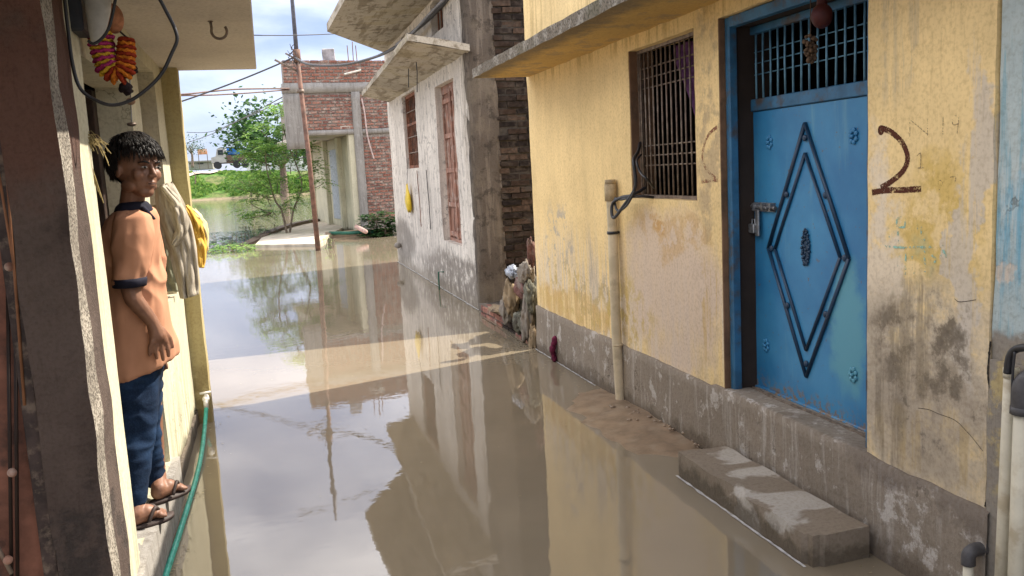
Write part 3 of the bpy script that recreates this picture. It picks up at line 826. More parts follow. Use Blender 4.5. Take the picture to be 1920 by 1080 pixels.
# ================================================================== bricks
def brick_meshes(mats, L=.225, H=.062, D=.09, n=3):
    out = []
    for m_ in mats:
        for k in range(n):
            bm = NB(); box(bm, -L/2, L/2, 0, D, -H/2, H/2, 0, None, .004)
            me = bpy.data.meshes.new('brick'); bm.to_mesh(me); bm.free(); me.materials.append(m_); out.append(me)
    return out
def brick_wall(parent, org, ud, nd, rects, meshes, limit=300, L=.235, H=.074, proud=.02, key=None, skip=None, jit=.006):
    """courses of separate bricks; outward normal nd; local brick: +y into the wall"""
    inv_ = wm(parent).inverted()
    ud = Vector(ud).normalized(); nd = Vector(nd).normalized(); up = Vector((0, 0, 1))
    B = Matrix((ud, -nd, up)).transposed()
    spots = []
    for (u0, u1, z0, z1) in rects:
        n_ = int((z1-z0)/H)
        for j in range(n_):
            z = z0+H*(j+.5); off = (j % 2)*L/2
            u = u0-off
            while u < u1-.02:
                a, b = max(u, u0), min(u+L, u1); u += L
                if b-a < .05 or (skip and skip((a+b)/2, z)): continue
                spots.append(((a+b)/2, z, (b-a)/L))
    spots.sort(key=key or (lambda s: 0))
    rest = NB()
    for i, (u, z, s) in enumerate(spots):
        p = Vector(org)+ud*u+up*(z+rnd(-.004, .004))+nd*(proud+rnd(-jit, jit))
        rot = Matrix.Rotation(rnd(-.02, .02), 3, 'Y') @ Matrix.Rotation(rnd(-.02, .02), 3, 'Z')
        MW = Matrix.Translation(p) @ (B @ rot).to_4x4() @ Matrix.Diagonal((s*.96, 1, rnd(.84, .98), 1))
        me = random.choice(meshes)
        if i < limit:
            o = bpy.data.objects.new('brick', me); COL.objects.link(o); o.parent = parent
            o.matrix_local = inv_ @ MW
        else:
            n0 = len(rest.verts); rest.from_mesh(me); rest.verts.ensure_lookup_table()
            bmesh.ops.transform(rest, matrix=MW, verts=rest.verts[n0:])
    if len(rest.verts):
        o = obj('bricks', rest, meshes[0].materials[0], parent); o['kind'] = 'stuff'
    else: rest.free()

# ================================================================== SECOND HOUSE
H2 = empty('limewashed_house', (3.5, 12.5, 0), 0, 'old limewashed two-storey house with wooden shutters beyond the yellow house', 'house')
def ch(name, loc=None):
    e = bpy.data.objects.new(name, None); COL.objects.link(e); return e
W2 = (13.1, 14.3, 1.70, 2.87); D2 = (10.37, 11.52, .69, 2.73)
V1 = (13.55, 14.0, 3.46, 3.76); V2 = (10.65, 11.45, 3.38, 3.78)
wall_x('wall', X2, 9.58, 16.05, -.25, 3.82, [W2, D2, V1, V2], M['white_old'], H2, -1, .14, .012, 11, .2)
bm = NB()
box(bm, X2+.2, 6.4, 9.66, 16.0, -.25, 3.8)
for f in bm.faces: pass
obj('core', bm, M['dark_room'], H2)
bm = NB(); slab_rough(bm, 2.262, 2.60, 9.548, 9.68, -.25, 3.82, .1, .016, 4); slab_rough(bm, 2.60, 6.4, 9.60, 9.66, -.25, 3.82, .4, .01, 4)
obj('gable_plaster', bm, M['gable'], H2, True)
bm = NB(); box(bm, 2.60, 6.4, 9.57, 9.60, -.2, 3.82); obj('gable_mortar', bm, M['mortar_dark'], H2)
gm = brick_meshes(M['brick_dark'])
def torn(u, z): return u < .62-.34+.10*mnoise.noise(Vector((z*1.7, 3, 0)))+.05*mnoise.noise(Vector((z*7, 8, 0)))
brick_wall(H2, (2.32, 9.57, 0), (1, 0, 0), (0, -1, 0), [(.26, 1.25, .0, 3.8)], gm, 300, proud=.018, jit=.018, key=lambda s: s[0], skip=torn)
# chajja over door and window: a tilted slab
bm = NB()
slab_rough(bm, 0, 1, 9.42, 15.75, 0, 1, .16, .0, 6)
for v in bm.verts:
    t = v.co.x; xo = 1.60+(v.co.y-9.42)*.030
    x = xo+(2.28-xo)*t; z = 3.03-.12*t
    th = .075 if v.co.z > .5 else 0
    nz = Vector((x, v.co.y, v.co.z))*3
    v.co = Vector((x+.008*mnoise.noise(nz*2), v.co.y, z+th+.012*mnoise.noise(nz)))
o = obj('sunshade', bm, M['slab_old'], H2, True); o.data.set_sharp_from_angle(angle=R(40))
# big upper slab with a skewed far end
bm = NB()
P = [(1.16, 8.9), (1.10, 13.66), (2.25, 15.9), (6.4, 16.1), (6.4, 9.45), (2.2, 9.45), (2.2, 8.9)]
P = [(1.20, 9.45), (1.10, 13.66), (2.25, 15.95), (6.4, 16.1), (6.4, 9.45)]
b0 = [bm.verts.new((x, y, 3.815)) for x, y in P]; b1 = [bm.verts.new((x, y, 3.93)) for x, y in P]
bm.faces.new(b0[::-1]); bm.faces.new(b1)
for k in range(5): bm.faces.new((b0[k], b0[(k+1) % 5], b1[(k+1) % 5], b1[k]))
obj('roof_slab', bm, M['slab_old'], H2)
# window bars, shutters
w2 = empty('window'); w2.parent = H2; w2.location = Vector((X2, 13.7, 1.7))-H2.location
bm = NB()
for a in ((W2[0], W2[0]+.05, W2[2], W2[3]), (W2[1]-.05, W2[1], W2[2], W2[3]), (W2[0]+.05, W2[1]-.05, W2[2], W2[2]+.05), (W2[0]+.05, W2[1]-.05, W2[3]-.05, W2[3]), (W2[0]+.05, W2[1]-.05, 2.38, 2.42)):
    box(bm, X2+.05, X2+.09, *a)
obj('frame', bm, M['rust'], w2)
for i in range(9):
    y = W2[0]+.1+i*(W2[1]-W2[0]-.2)/8; bm = NB(); tube(bm, [(X2+.07, y, W2[2]+.04), (X2+.07, y, W2[3]-.04)], .009, 6); obj('bar', bm, M['rust'], w2)
for z in (1.95, 2.2, 2.6):
    bm = NB(); tube(bm, [(X2+.055, W2[0]+.04, z), (X2+.055, W2[1]-.04, z)], .008, 6); obj('bar', bm, M['iron'], w2)
for q, vv in enumerate((V1, V2)):
    w3 = empty('vent_window'); w3.parent = H2; w3.location = Vector((X2, vv[0], vv[2]))-H2.location
    for i in range(4):
        y = vv[0]+(i+.5)*(vv[1]-vv[0])/4; bm = NB(); tube(bm, [(X2+.08, y, vv[2]), (X2+.08, y, vv[3])], .012, 6); obj('bar', bm, M['rust'], w3)
sd_ = empty('shutter_door'); sd_.parent = H2; sd_.location = Vector((X2, 11, .7))-H2.location
bm = NB()
for a in ((D2[0], D2[0]+.06, D2[2], D2[3]), (D2[1]-.06, D2[1], D2[2], D2[3]), (D2[0]+.06, D2[1]-.06, D2[3]-.06, D2[3]), (D2[0]+.06, D2[1]-.06, D2[2], D2[2]+.04)):
    box(bm, X2+.09, X2+.15, *a)
obj('frame', bm, M['wood'], sd_)
for k in range(2):
    ya = D2[0]+.062+k*.515; yb = ya+.505; lf = empty('shutter'); lf.parent = sd_
    lf.location = (0, 0, 0)
    tilt = .035 if k else -.02
    bm = NB(); box(bm, X2+.115, X2+.125, ya, yb, D2[2]+.045, D2[3]-.065); obj('backing', bm, M['wood'], lf)
    for j in range(4):
        y = ya+.0+j*(yb-ya-.05)/3; bm = NB(); box(bm, X2+.085+tilt*.3*j, X2+.112, y, y+.05, D2[2]+.05, D2[3]-.07, .004); obj('stile', bm, M['wood'], lf)
    for z in (.76, 1.15, 1.6, 2.05, 2.5, 2.62):
        bm = NB(); box(bm, X2+.082, X2+.113, ya+.02, yb-.01, z, z+.06, .004); obj('rail', bm, M['wood'], lf)
# hanging bag, outlet, rod, wires on this house
bm = NB(); p = at(763, 345, x=X2-.06)
prof = [(0, .03), (-.08, .05), (-.18, .10), (-.30, .125), (-.40, .12), (-.46, .08), (-.48, .03)]
rings = []
for dz, w_ in prof:
    rings.append([p+Vector((.35*w_*math.cos(a), 1.3*w_*math.sin(a)+.05*dz, dz*.95+.02*math.sin(3*a))) for a in [2*math.pi*k/14 for k in range(14)]])
loft(bm, rings)
for v in bm.verts: v.co += Vector((.012, .012, .01))*mnoise.noise(v.co*14)
o = obj('plastic_bag', bm, simple('yellow_plastic', (.72, .50, .02), .4, 0, .15, 12, .5), None, True); tag(o, 'small yellow plastic bag hanging on the limewashed wall under the barred window', 'bag')
bm = NB(); tube(bm, [p, p+Vector((.05, 0, .42))], .004, 5); o = obj('string', bm, M['black_rubber']); tag(o, 'thin string holding the yellow bag to the window bars', 'string')
bm = NB(); p = at(746, 460, x=X2-.07); tube(bm, [p+Vector((.12, 0, .01)), p], .04, 12); ball(bm, p, .07, 14, 10, (.9, 1.1, .8))
o = obj('outlet_cap', bm, M['white_old'], None, True); tag(o, 'round whitish pipe outlet low on the far corner of the limewashed house', 'pipe')
bm = NB(); a = at(822, 510, x=X2-.07); b = at(824, 548, x=X2-.07); tube(bm, [a+Vector((.08, -.05, 0)), a, b, Vector((b.x, b.y, -.02))], .010, 6)
o = obj('green_rod', bm, simple('green_hose_plastic', (.02, .12, .07), .5), None, True); tag(o, 'thin dark green pipe standing in the water by the limewashed wall', 'pipe')
bm = NB()
for i, (a, b) in enumerate((((762, 90), (770, 130)), ((778, 95), (775, 150)))):
    q0 = at(*a, x=X2-.35); tube(bm, [q0, q0+Vector((.01, 0, -.25)), q0+Vector((0, .04, -.5))], .006, 5)
o = obj('loose_wires', bm, M['black_rubber']); tag(o, 'loose black wire ends hanging over the edge of the old sunshade', 'wire')
for k, yy in enumerate((12.7, 11.9)):
    bm = NB(); tube(bm, [(X2-.02, yy+.5, 1.66), (X2-.016, yy+.47, 1.2), (X2-.02, yy+.45, .8)], .006, 5)
    o = obj('wall_wire', bm, M['black_rubber'] if k else M['rust']); tag(o, ['rust streaked wire running down below the old barred window', 'black wire running down the wall between old window and shutters'][k], 'wire')

# low brick ledge with rags in the gap between the two houses
LG = empty('brick_ledge', (2.3, 8.2, 0), 0, 'low broken brick ledge in the gap between the houses', 'ledge')
bm = NB(); slab_rough(bm, 2.235, 2.75, 7.22, 9.5, -.2, .10, .12, .02, 14); obj('ledge_mortar', bm, M['gable'], LG, True)
lm = brick_meshes(M['brick'][3:4]+M['brick_dark'][:2]+M['brick'][:1], D=.11, n=2)
brick_wall(LG, (2.235, 9.35, 0), (0, -1, 0), (-1, 0, 0), [(0, 2.1, -.04, .14)], lm, 60, proud=.02)
bm = NB(); box(bm, 2.3, 5.5, 7.3, 9.5, -.3, .04); obj('gap_ground', bm, M['mud'], LG)
def rag(c, s, mat_, lab, cat='rag', seed=0, n=3, name='rag', amp=.5):
    bm = NB()
    bmesh.ops.create_icosphere(bm, subdivisions=4, radius=1)
    for v in bm.verts:
        q = Vector((v.co.x*1.6, v.co.y*1.6, v.co.z*.9))+Vector((seed*5, 0, 0))
        qs = Vector((v.co.x*4.5+v.co.z*.6, v.co.y*4.5, v.co.z*.8+seed))
        r_ = 1+amp*.8*mnoise.noise(q)+.42*(.5-abs(mnoise.noise(qs))*1.6)+.14*(.5-abs(mnoise.noise(qs*2.3)))
        fold = 1.0
        v.co = Vector((v.co.x*s[0]*r_*fold, v.co.y*s[1]*r_*fold, v.co.z*s[2]*r_))+Vector(c)
    o = obj(name, bm, mat_, None, True); tag(o, lab, cat); return o
cl_w = simple('dirty_white_cloth', (.24, .21, .175), .9, 0, .35, 9, .2, (.13, .10, .07), 9, .5)
cl_b = simple('tan_cloth', (.30, .225, .14), .9, 0, .35, 9, .2, (.09, .06, .04), 9, .5)
cl_r = simple('red_brown_cloth', (.13, .065, .055), .9, 0, .45, 12, .2, (.26, .21, .18), 9, .5)
cl_g = simple('grey_green_rag', (.15, .145, .11), .9, 0, .4, 12, .2, (.05, .04, .03), 9, .5)
cl_p = simple('white_polythene', (.30, .33, .38), .3, 0, .2, 30, .6)
for k, (c_, s_, m__, lab, cat_, nm_) in enumerate((
    ((2.20, 7.88, .63), (.05, .13, .05), cl_p, 'crumpled bluish-white plastic bag on top of the rag heap in the gap', 'bag', 'plastic_bag'),
    ((2.24, 7.36, .86), (.03, .035, .11), cl_r, 'dark twist of cloth highest on the rag heap against the yellow house', 'rag', 'rag'),
    ((2.23, 7.52, .66), (.06, .10, .09), cl_w, 'greyish-white cloth just below the plastic bag', 'rag', 'rag'),
    ((2.22, 7.58, .50), (.06, .13, .09), cl_r, 'dull red-brown cloth in the middle of the rag heap', 'rag', 'rag'),
    ((2.22, 7.40, .42), (.05, .08, .13), cl_g, 'grey-green rag pressed against the yellow house corner', 'rag', 'rag'),
    ((2.19, 7.95, .34), (.06, .10, .15), cl_b, 'brown-and-tan cloth drooping over the brick ledge', 'rag', 'rag'),
    ((2.18, 8.12, .22), (.045, .09, .12), cl_w, 'pale drooping rag at the far side of the tan cloth', 'rag', 'rag'),
    ((2.20, 7.45, .24), (.05, .06, .19), cl_w, 'off-white rag hanging down beside the yellow house corner', 'rag', 'rag'),
    ((2.24, 8.55, .155), (.08, .30, .03), cl_b, 'flat tan rag lying along the brick ledge', 'rag', 'rag'),
    ((2.20, 7.30, .05), (.035, .05, .13), cl_b, 'muddy tan rag trailing into the water at the yellow corner', 'rag', 'rag'),
    ((2.20, 7.70, .16), (.05, .10, .09), cl_g, 'dark sodden rag low on the ledge under the tan cloth', 'rag', 'rag'),
    ((2.42, 7.75, .22), (.16, .42, .26), cl_g, 'grey heap of old cloth filling the back of the gap', 'rag', 'rag'))):
    rag(c_, s_, m__, lab, cat_, k+1, name=nm_, amp=.75)

# ================================================================== LEFT HOUSE
LH = empty('cream_house', (-1.5, 4.6, 0), 0, 'cream house on the left with a flat overhanging slab and a doorway', 'house')
zt = at(270, 119, x=XL).z
DL = (3.32, 4.53, .225, 2.08); WL = (4.85, 5.64, .95, zt)
wall_x('wall', XL, 3.31, 6.06, -.25, 2.37, [(3.30, 4.53, .225, 2.08), WL], M['cream'], LH, 1, .07, .004, 21, .15)
bm = NB(); box(bm, XL-.26, XL-.13, WL[0]-.1, WL[1]+.1, WL[2]-.1, WL[3]+.05)
obj('recess_back', bm, M['brown_reveal'], LH)
bm = NB(); slab_rough(bm, -.95, XP, 6.05, 6.2, -.25, 2.362, .1, .006, 22); o = obj('pier', bm, M['ochre'], LH, True); o.data.set_sharp_from_angle(angle=R(40))
bm = NB(); box(bm, -3.2, .01, -3.0, 6.225, 2.364, 2.47, .006); obj('roof_slab', bm, M['cream_slab'], LH)
bm = NB(); box(bm, -3.2, -.95, 6.08, 6.18, -.25, 2.36); obj('end_wall', bm, M['cream'], LH)
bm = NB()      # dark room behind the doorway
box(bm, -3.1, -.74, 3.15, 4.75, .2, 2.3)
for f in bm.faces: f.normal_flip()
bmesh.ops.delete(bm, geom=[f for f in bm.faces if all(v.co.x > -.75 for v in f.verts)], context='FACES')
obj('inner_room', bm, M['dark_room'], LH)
bm = NB(); box(bm, XL-.15, XL-.24, 4.44, 4.55, .225, 2.07, .004); obj('door_post', bm, simple('dark_brown_wood', (.045, .028, .02), .7, 0, .4, 14), LH)
bm = NB(); box(bm, XL-.15, XL-.24, 3.30, 3.36, .225, 2.07, .004); obj('door_post', bm, simple('dark_brown_wood', (.045, .028, .02), .7, 0, .4, 14), LH)
bm = NB(); slab_rough(bm, -1.0, -.548, 3.12, 4.60, -.25, .222, .06, .007, 23); o = obj('ledge', bm, M['cement'], LH, True); o.data.set_sharp_from_angle(angle=R(35))
bm = NB(); slab_rough(bm, -.60, -.572, 4.6, 6.05, -.2, .10, .06, .012, 24); obj('base_course', bm, M['gable'], LH, True)
# nearer rough pillar between the two doors
PL = empty('rough_pillar', (-.62, 2.95, 0), 0, 'bare brown cement pillar with a scraped sunlit edge at the left', 'pillar')
bm = NB(); slab_rough(bm, -.705, -.556, 2.742, 2.865, -.3, 2.364, .045, .010, 25)
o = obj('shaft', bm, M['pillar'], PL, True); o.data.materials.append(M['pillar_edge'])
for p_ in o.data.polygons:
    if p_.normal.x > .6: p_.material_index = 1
o.data.set_sharp_from_angle(angle=R(35))
bm = NB(); slab_rough(bm, -.70, -.566, 2.86, 3.09, -.3, 2.364, .05, .008, 26); o = obj('rear_shaft', bm, M['pillar'], PL, True); o.data.set_sharp_from_angle(angle=R(35))
bm = NB(); slab_rough(bm, -.70, -.572, 3.085, 3.315, -.25, 2.362, .1, .003, 27); o = obj('door_jamb', bm, M['cream'], LH, True); o.data.set_sharp_from_angle(angle=R(35))
bm = NB(); tube(bm, spline([at(98, 0, y=3.15), at(105, 50, y=3.15), at(120, 95, y=3.15), at(128, 150, y=3.17)], 6), .011, 8)
o = obj('conduit', bm, M['grey_cable'], None, True); tag(o, 'grey conduit running down beside the rough pillar', 'conduit')
# brown steel door at the very left
GD = empty('steel_door', (-1.0, 2.8, 0), 0, 'rust-brown steel door with dark rods at the left edge', 'door')
bm = NB(); box(bm, -1.5, -.745, 2.80, 2.815, .05, 2.3); obj('panel', bm, M['rust_panel'], GD)
bm = NB(); box(bm, -.748, -.706, 2.765, 2.82, .02, 2.33, .003); box(bm, -1.5, -.748, 2.77, 2.82, 2.26, 2.31, .003); obj('frame', bm, simple('dark_frame_iron', (.045, .03, .026), .6, .2, .4, 20, .4, (.16, .12, .09), 22), GD)
for k, (q0, q1, r_) in enumerate((((14, 505), (22, 1100), .0055), ((28, 470), (33, 1100), .0055), ((-6, 300), (30, 520), .0045), ((4, 200), (46, 760), .0045))):
    bm = NB(); tube(bm, [at(*q0, y=2.775-.004*k), at(*q1, y=2.775-.004*k)], r_, 8); obj('rod', bm, simple('dark_rod', (.025, .016, .013), .5, .3) if k < 2 else simple('rusty_rod', (.26, .12, .06), .6, .2), GD, True)
bm = NB(); a, b = at(-30, 980, y=2.77), at(22, 1075, y=2.77); tube(bm, [a, b], .007, 8); obj('brace', bm, M['iron'], GD, True)
for k, (px, py) in enumerate(((18, 500), (23, 886), (15, 1050))):
    bm = NB(); ball(bm, at(px, py, y=2.768), .014, 10, 8); obj('knob', bm, M['wood'], GD, True)
# hook in the slab
bm = NB(); c0 = at(409, 40, z=2.362)
pts = [c0+Vector((-.035, 0, 0)), c0+Vector((-.032, 0, -.03))]+[c0+Vector((.035*math.cos(a), 0, -.045+.035*math.sin(a))) for a in [math.pi*(1+k/10) for k in range(13)]]
tube(bm, pts, .0065, 8); ball(bm, c0+Vector((-.035, 0, 0)), .013, 8, 6, (1, 1, .4))
o = obj('ceiling_hook', bm, M['iron'], None, True); tag(o, 'rusty open iron hook set in the underside of the slab', 'hook')

# near cables, box, garland, bead string
YC = 3.35
bm = NB(); tube(bm, spline([at(px, py, y=YC-.3) for px, py in ((120, -10), (128, 60), (136, 120), (150, 165), (178, 187), (210, 197), (245, 188), (280, 163), (305, 135), (322, 100), (332, 75), (327, 52), (312, 22), (296, -8))], 6), .0058, 8)
o = obj('cable', bm, M['black_rubber'], None, True); tag(o, 'long black cable hanging in a wide loop under the left slab', 'cable')
bm = NB(); tube(bm, spline([at(px, py, y=YC-.2) for px, py in ((218, -10), (212, 22), (205, 50), (193, 70), (176, 82), (165, 76))], 6), .005, 8)
o = obj('cable', bm, M['black_rubber'], None, True); tag(o, 'short black cable curving down in front of the striped garland', 'cable')
e = empty('meter_box', at(150, 10, y=3.28), 0, 'dark electricity box with a pale cover beside the doorway top', 'box')
bm = NB(); a, b = at(118, -60, y=3.25), at(163, 62, y=3.25); box(bm, a.x, b.x, 3.2, 3.36, b.z, a.z, .008); obj('body', bm, simple('dark_box_plastic', (.03, .032, .04), .5), e)
bm = NB()
rings = []
for (px, py, w_) in ((182, -20, .045), (184, 20, .04), (183, 50, .03), (180, 72, .018), (178, 84, .008)):
    q = at(px, py, y=3.22); rings.append([q+Vector((w_*math.cos(t), w_*.8*math.sin(t), 0)) for t in [2*math.pi*k/14 for k in range(14)]])
loft(bm, rings); obj('pale_cover', bm, simple('pale_plastic', (.46, .44, .40), .5, 0, .25, 8), e, True)
GA = empty('garland', at(205, 60, y=3.45), 0, 'thick striped garland of pink, yellow and orange hanging in a U', 'garland')
gpts = spline([at(px, py, y=3.45) for px, py in ((188, 60), (192, 92), (199, 118), (210, 134), (222, 139), (232, 128), (236, 104), (237, 72))], 6)
cols = {k: simple('garland_'+k, c_, .95, 0, .3, 110, .05, tuple(v*.5 for v in c_), 50, .5) for k, c_ in dict(pink=(.48, .05, .18), yellow=(.80, .48, .05), orange=(.70, .22, .03), red=(.32, .045, .02)).items()}
tot = sum((b-a).length for a, b in zip(gpts, gpts[1:])); N_ = 24
def along(L_, s):
    for a, b in zip(L_, L_[1:]):
        d = (b-a).length
        if s <= d: return a.lerp(b, s/d), (b-a).normalized()
        s -= d
    return L_[-1], (L_[-1]-L_[-2]).normalized()
for i in range(N_):
    q, t = along(gpts, tot*(i+.5)/N_)
    f_ = i/N_; nm = (('yellow', 'pink') if f_ < .45 else ('orange', 'red'))[i % 2]
    bm = NB(); rr = (.043 if f_ < .5 else .043-.030*(f_-.5))*(1 if i % 2 else .93)*rnd(.94, 1.05)
    th_ = tot/N_*.62
    M_ = t.to_track_quat('Z', 'Y').to_matrix().to_4x4(); M_.translation = q
    rings = []
    for dz, k_ in ((-th_, .72), (-th_*.6, .97), (0, 1.06), (th_*.6, .97), (th_, .72)):
        rings.append([M_ @ Vector((rr*k_*(1+.045*math.sin(a*9+i*1.7)+.04*math.sin(a*4+i))*math.cos(a), rr*k_*(1+.045*math.sin(a*9+i*1.7)+.04*math.sin(a*4+i))*math.sin(a), dz+.003*math.sin(a*7+i*2))) for a in [2*math.pi*k/22 for k in range(30)]])
    loft(bm, rings); obj('flower_ring', bm, cols[nm], GA, True)
bm = NB(); q = at(213, 35, y=3.45); ball(bm, q, .046, 14, 10, (.75, .8, 1.15)); obj('knot', bm, simple('orange_brown_knot', (.38, .16, .08), .8, 0, .4, 30), GA, True)
bm = NB(); ball(bm, at(193, 42, y=3.43), .014, 10, 8, (1, 1, 1.5)); obj('tassel', bm, cols['orange'], GA, True)
bm = NB(); tube(bm, [at(200, -20, y=3.45), at(210, 20, y=3.45)], .004, 6); tube(bm, [at(186, 0, y=3.45), at(180, 60, y=3.45)], .004, 6); tube(bm, [at(215, 50, y=3.45), at(239, 72, y=3.45)], .004, 6); obj('thread', bm, M['black_rubber'], GA)
BS = empty('bead_string', at(245, 100, y=3.7), 0, 'dark dried flower string hanging behind the garland with a rusty bead', 'charm')
dk = simple('dried_flower', (.028, .018, .02), .9, 0, .4, 60)
for k, (px, py, r_) in enumerate(((241, 112, .016), (247, 128, .020), (240, 140, .018), (252, 133, .013), (235, 163, .022), (240, 170, .017), (229, 168, .013))):
    bm = NB(); ball(bm, (0, 0, 0), r_, 10, 8)
    for v in bm.verts: v.co *= 1+.5*mnoise.noise(v.co*90+Vector((k, 0, 0)))
    bm.transform(Matrix.Translation(at(px, py, y=3.7))); obj('dried_flower', bm, dk, BS, True)
bm = NB(); ball(bm, at(245, 190, y=3.7), .018, 12, 8, (1, 1, .8)); obj('cork', bm, simple('tan_cork', (.34, .2, .12), .8), BS, True)
bm = NB(); tube(bm, [at(241, 90, y=3.7), at(247, 232, y=3.7)], .0022, 6); obj('thread', bm, M['steel_old'], BS)
bm = NB(); ball(bm, at(247, 233, y=3.7), .014, 12, 8, (1.3, 1.3, .6)); obj('bead', bm, M['iron'], BS, True)
# straw tuft on the door jamb
bm = NB(); q = at(155, 268, y=3.30)
for k in range(46):
    a = rnd(-.4, 1.8); L_ = rnd(.03, .09)
    p1 = q+Vector((rnd(-.01, .01), rnd(-.015, .01), rnd(-.02, .02))); p2 = p1+Vector((L_*.6*math.sin(a), rnd(-.02, .02), L_*.5*math.cos(a))); p3 = p2+Vector((L_*.35, rnd(-.02, .02), -L_*rnd(.1, 1.0)))
    tube(bm, spline([p1, p2, p3], 3), .0012, 4)
for k in range(5): tube(bm, spline([q, q+Vector((.0+k*.004, 0, -.06)), q+Vector((.02+k*.006, 0, -.13-.02*k))], 3), .0016, 4)
o = obj('straw_tuft', bm, simple('dry_straw', (.30, .23, .10), .9, 0, .3, 50)); tag(o, 'tuft of dry yellow straw tied to the cream door jamb', 'straw')

# clothes hanging near the pier
def drape(name, left, right, mat_, lab, cat, y, folds=5, amp=.02, n=26, seed=0, dy=0):
    Lp = spline([at(px, py, y=y) for px, py in left], 6); Rp = spline([at(px, py, y=y+dy) for px, py in right], 6)
    m_ = 34; bm = NB(); rows = []
    def pick(P, t):
        s = t*(len(P)-1); i = min(int(s), len(P)-2); return P[i].lerp(P[i+1], s-i)
    for j in range(m_+1):
        t = j/m_; a, b = pick(Lp, t), pick(Rp, t); row = []
        for i in range(n+1):
            s = i/n; q = a.lerp(b, s)
            ph = s*folds*2*math.pi+4.5*mnoise.noise(Vector((s*2.3, t*2.5, seed)))
            q.y += amp*(math.sin(ph)*(.3+.8*t)*(.4+.9*abs(mnoise.noise(Vector((s*4, t*2, seed+1)))))+2.2*mnoise.noise(Vector((s*5, t*6, seed+3))))-.05*math.sin(math.pi*s)
            q.x += .006*mnoise.noise(Vector((s*6, t*7, seed+7)))
            row.append(bm.verts.new(q))
        rows.append(row)
    for a, b in zip(rows, rows[1:]):
        for k in range(n): bm.faces.new((a[k], a[k+1], b[k+1], b[k]))
    o = obj(name, bm, mat_, None, True)
    md = o.modifiers.new('thickness', 'SOLIDIFY'); md.thickness = .004
    tag(o, lab, cat); return o
drape('curtain', [(285, 385), (290, 470), (300, 545)], [(340, 375), (343, 460), (346, 545)], simple('grey_green_cloth', (.30, .31, .22), .9, 0, .15, 14), 'grey-green cloth hanging behind the boy near the pier', 'cloth', 5.15, 3, .015, seed=1)
gz = G('cream_gauze', .9, .1); fz = gz.noise(1, 4, .6, gz.scale((40, 40, 8))); gz.color(gz.mix(gz.ss(fz, .35, .65), (.30, .26, .20), (.46, .41, .33))); gz.bump(fz, .5, .01)
drape('shawl', [(292, 352), (296, 420), (318, 480), (338, 560)], [(322, 340), (352, 400), (368, 470), (372, 552)], gz.m, 'long cream gauze shawl bunched at the top and hanging beside the boy', 'cloth', 5.0, 5, .014, seed=2)
drape('shawl_fold', [(300, 352), (320, 385), (330, 420), (322, 455)], [(312, 347), (344, 385), (352, 430), (330, 462)], gz.m, 'short looped end of cream gauze knotted over the long shawl', 'cloth', 4.93, 2, .012, seed=6)
drape('yellow_cloth', [(346, 386), (354, 420), (362, 460), (374, 500)], [(352, 384), (374, 410), (388, 455), (382, 502)], simple('mustard_cloth', (.66, .40, .07), .8, 0, .2, 12, .2, (.70, .55, .22), 7), 'mustard yellow cloth hanging outermost at the pier edge', 'cloth', 5.55, 2, .02, seed=3)
drape('yellow_cloth', [(352, 388), (368, 410), (384, 440), (388, 470)], [(366, 392), (380, 408), (390, 430), (390, 470)], simple('pale_yellow_cloth', (.70, .58, .30), .8, 0, .2, 12), 'pale yellow lining cloth just behind the mustard one', 'cloth', 5.6, 2, .012, seed=4)

# tap and green hose
TP = empty('tap', at(386, 748, y=5.98), 0, 'whitish tap on the ochre pier', 'tap')
bm = NB(); q = at(386, 748, y=5.98)
tube(bm, [q+Vector((0, .1, 0)), q+Vector((0, -.04, 0))], .017, 10); tube(bm, [q+Vector((0, -.03, .0)), q+Vector((0, -.035, -.06))], .016, 10); ball(bm, q, .024, 10, 8)
obj('tap_body', bm, simple('chalky_metal', (.62, .60, .56), .5, .1), TP, True)
bm = NB(); tube(bm, [q+Vector((0, 0, .01)), q+Vector((0, 0, .04))], .007, 8); tube(bm, [q+Vector((-.035, 0, .04)), q+Vector((.035, 0, .045))], .008, 8); obj('handle', bm, simple('chalky_handle', (.66, .64, .6), .5), TP, True)
bm = NB()
hs = [q+Vector((0, -.035, -.05)), at(384, 800, y=5.8), at(378, 850, y=5.25), at(368, 896, z=.012), at(352, 950, z=.012), at(330, 1020, z=.010), at(312, 1075, z=.010), at(300, 1120, z=.01), at(285, 1180, z=.01)]
tube(bm, spline(hs, 8), .0135, 10)
g = G('green_hose', .35, .5); f = g.noise(30, 3, .5); g.color(g.mix(g.ss(f, .35, .65), (.02, .30, .22), (.05, .42, .32)))
o = obj('garden_hose', bm, g.m, None, True); tag(o, 'green garden hose running from the tap down along the wall', 'hose')

# ================================================================== FAR BRICK HOUSE
FY = 24.4
fo = at(543, 300, y=FY); fo.z = 0
FH = empty('brick_house', fo, R(7), 'unplastered red brick house with concrete columns and an overhanging upper floor', 'house')
FM = Matrix.Translation(fo) @ Matrix.Rotation(R(7), 4, 'Z')
def fz(px, py):        # facade coordinates of a photo point
    d = at(px, py, y=FY)-Vector((0, 0, CAMH)); o_ = FM.inverted() @ Vector((0, 0, CAMH)); dd = FM.to_3x3().inverted() @ d
    t = -o_.y/dd.y; q = o_+dd*t; return q.x, q.z
uL = 0; uc0, _ = fz(568, 200); um0, _ = fz(660, 200); um1, _ = fz(683, 300); uR = 4.6
_, zt0 = fz(640, 112); _, zb1 = fz(640, 155); _, zb0 = fz(640, 173); _, zs1 = fz(640, 243); _, zs0 = fz(640, 252)
_, zr0 = fz(710, 252)
def fbox(name, a, m_, bev=.01, rough=None):
    bm = NB(); 
    if rough: slab_rough(bm, *a, rough, .012, len(name))
    else: box(bm, *a, bev)
    bm.transform(FM); return obj(name, bm, m_, FH, bool(rough))
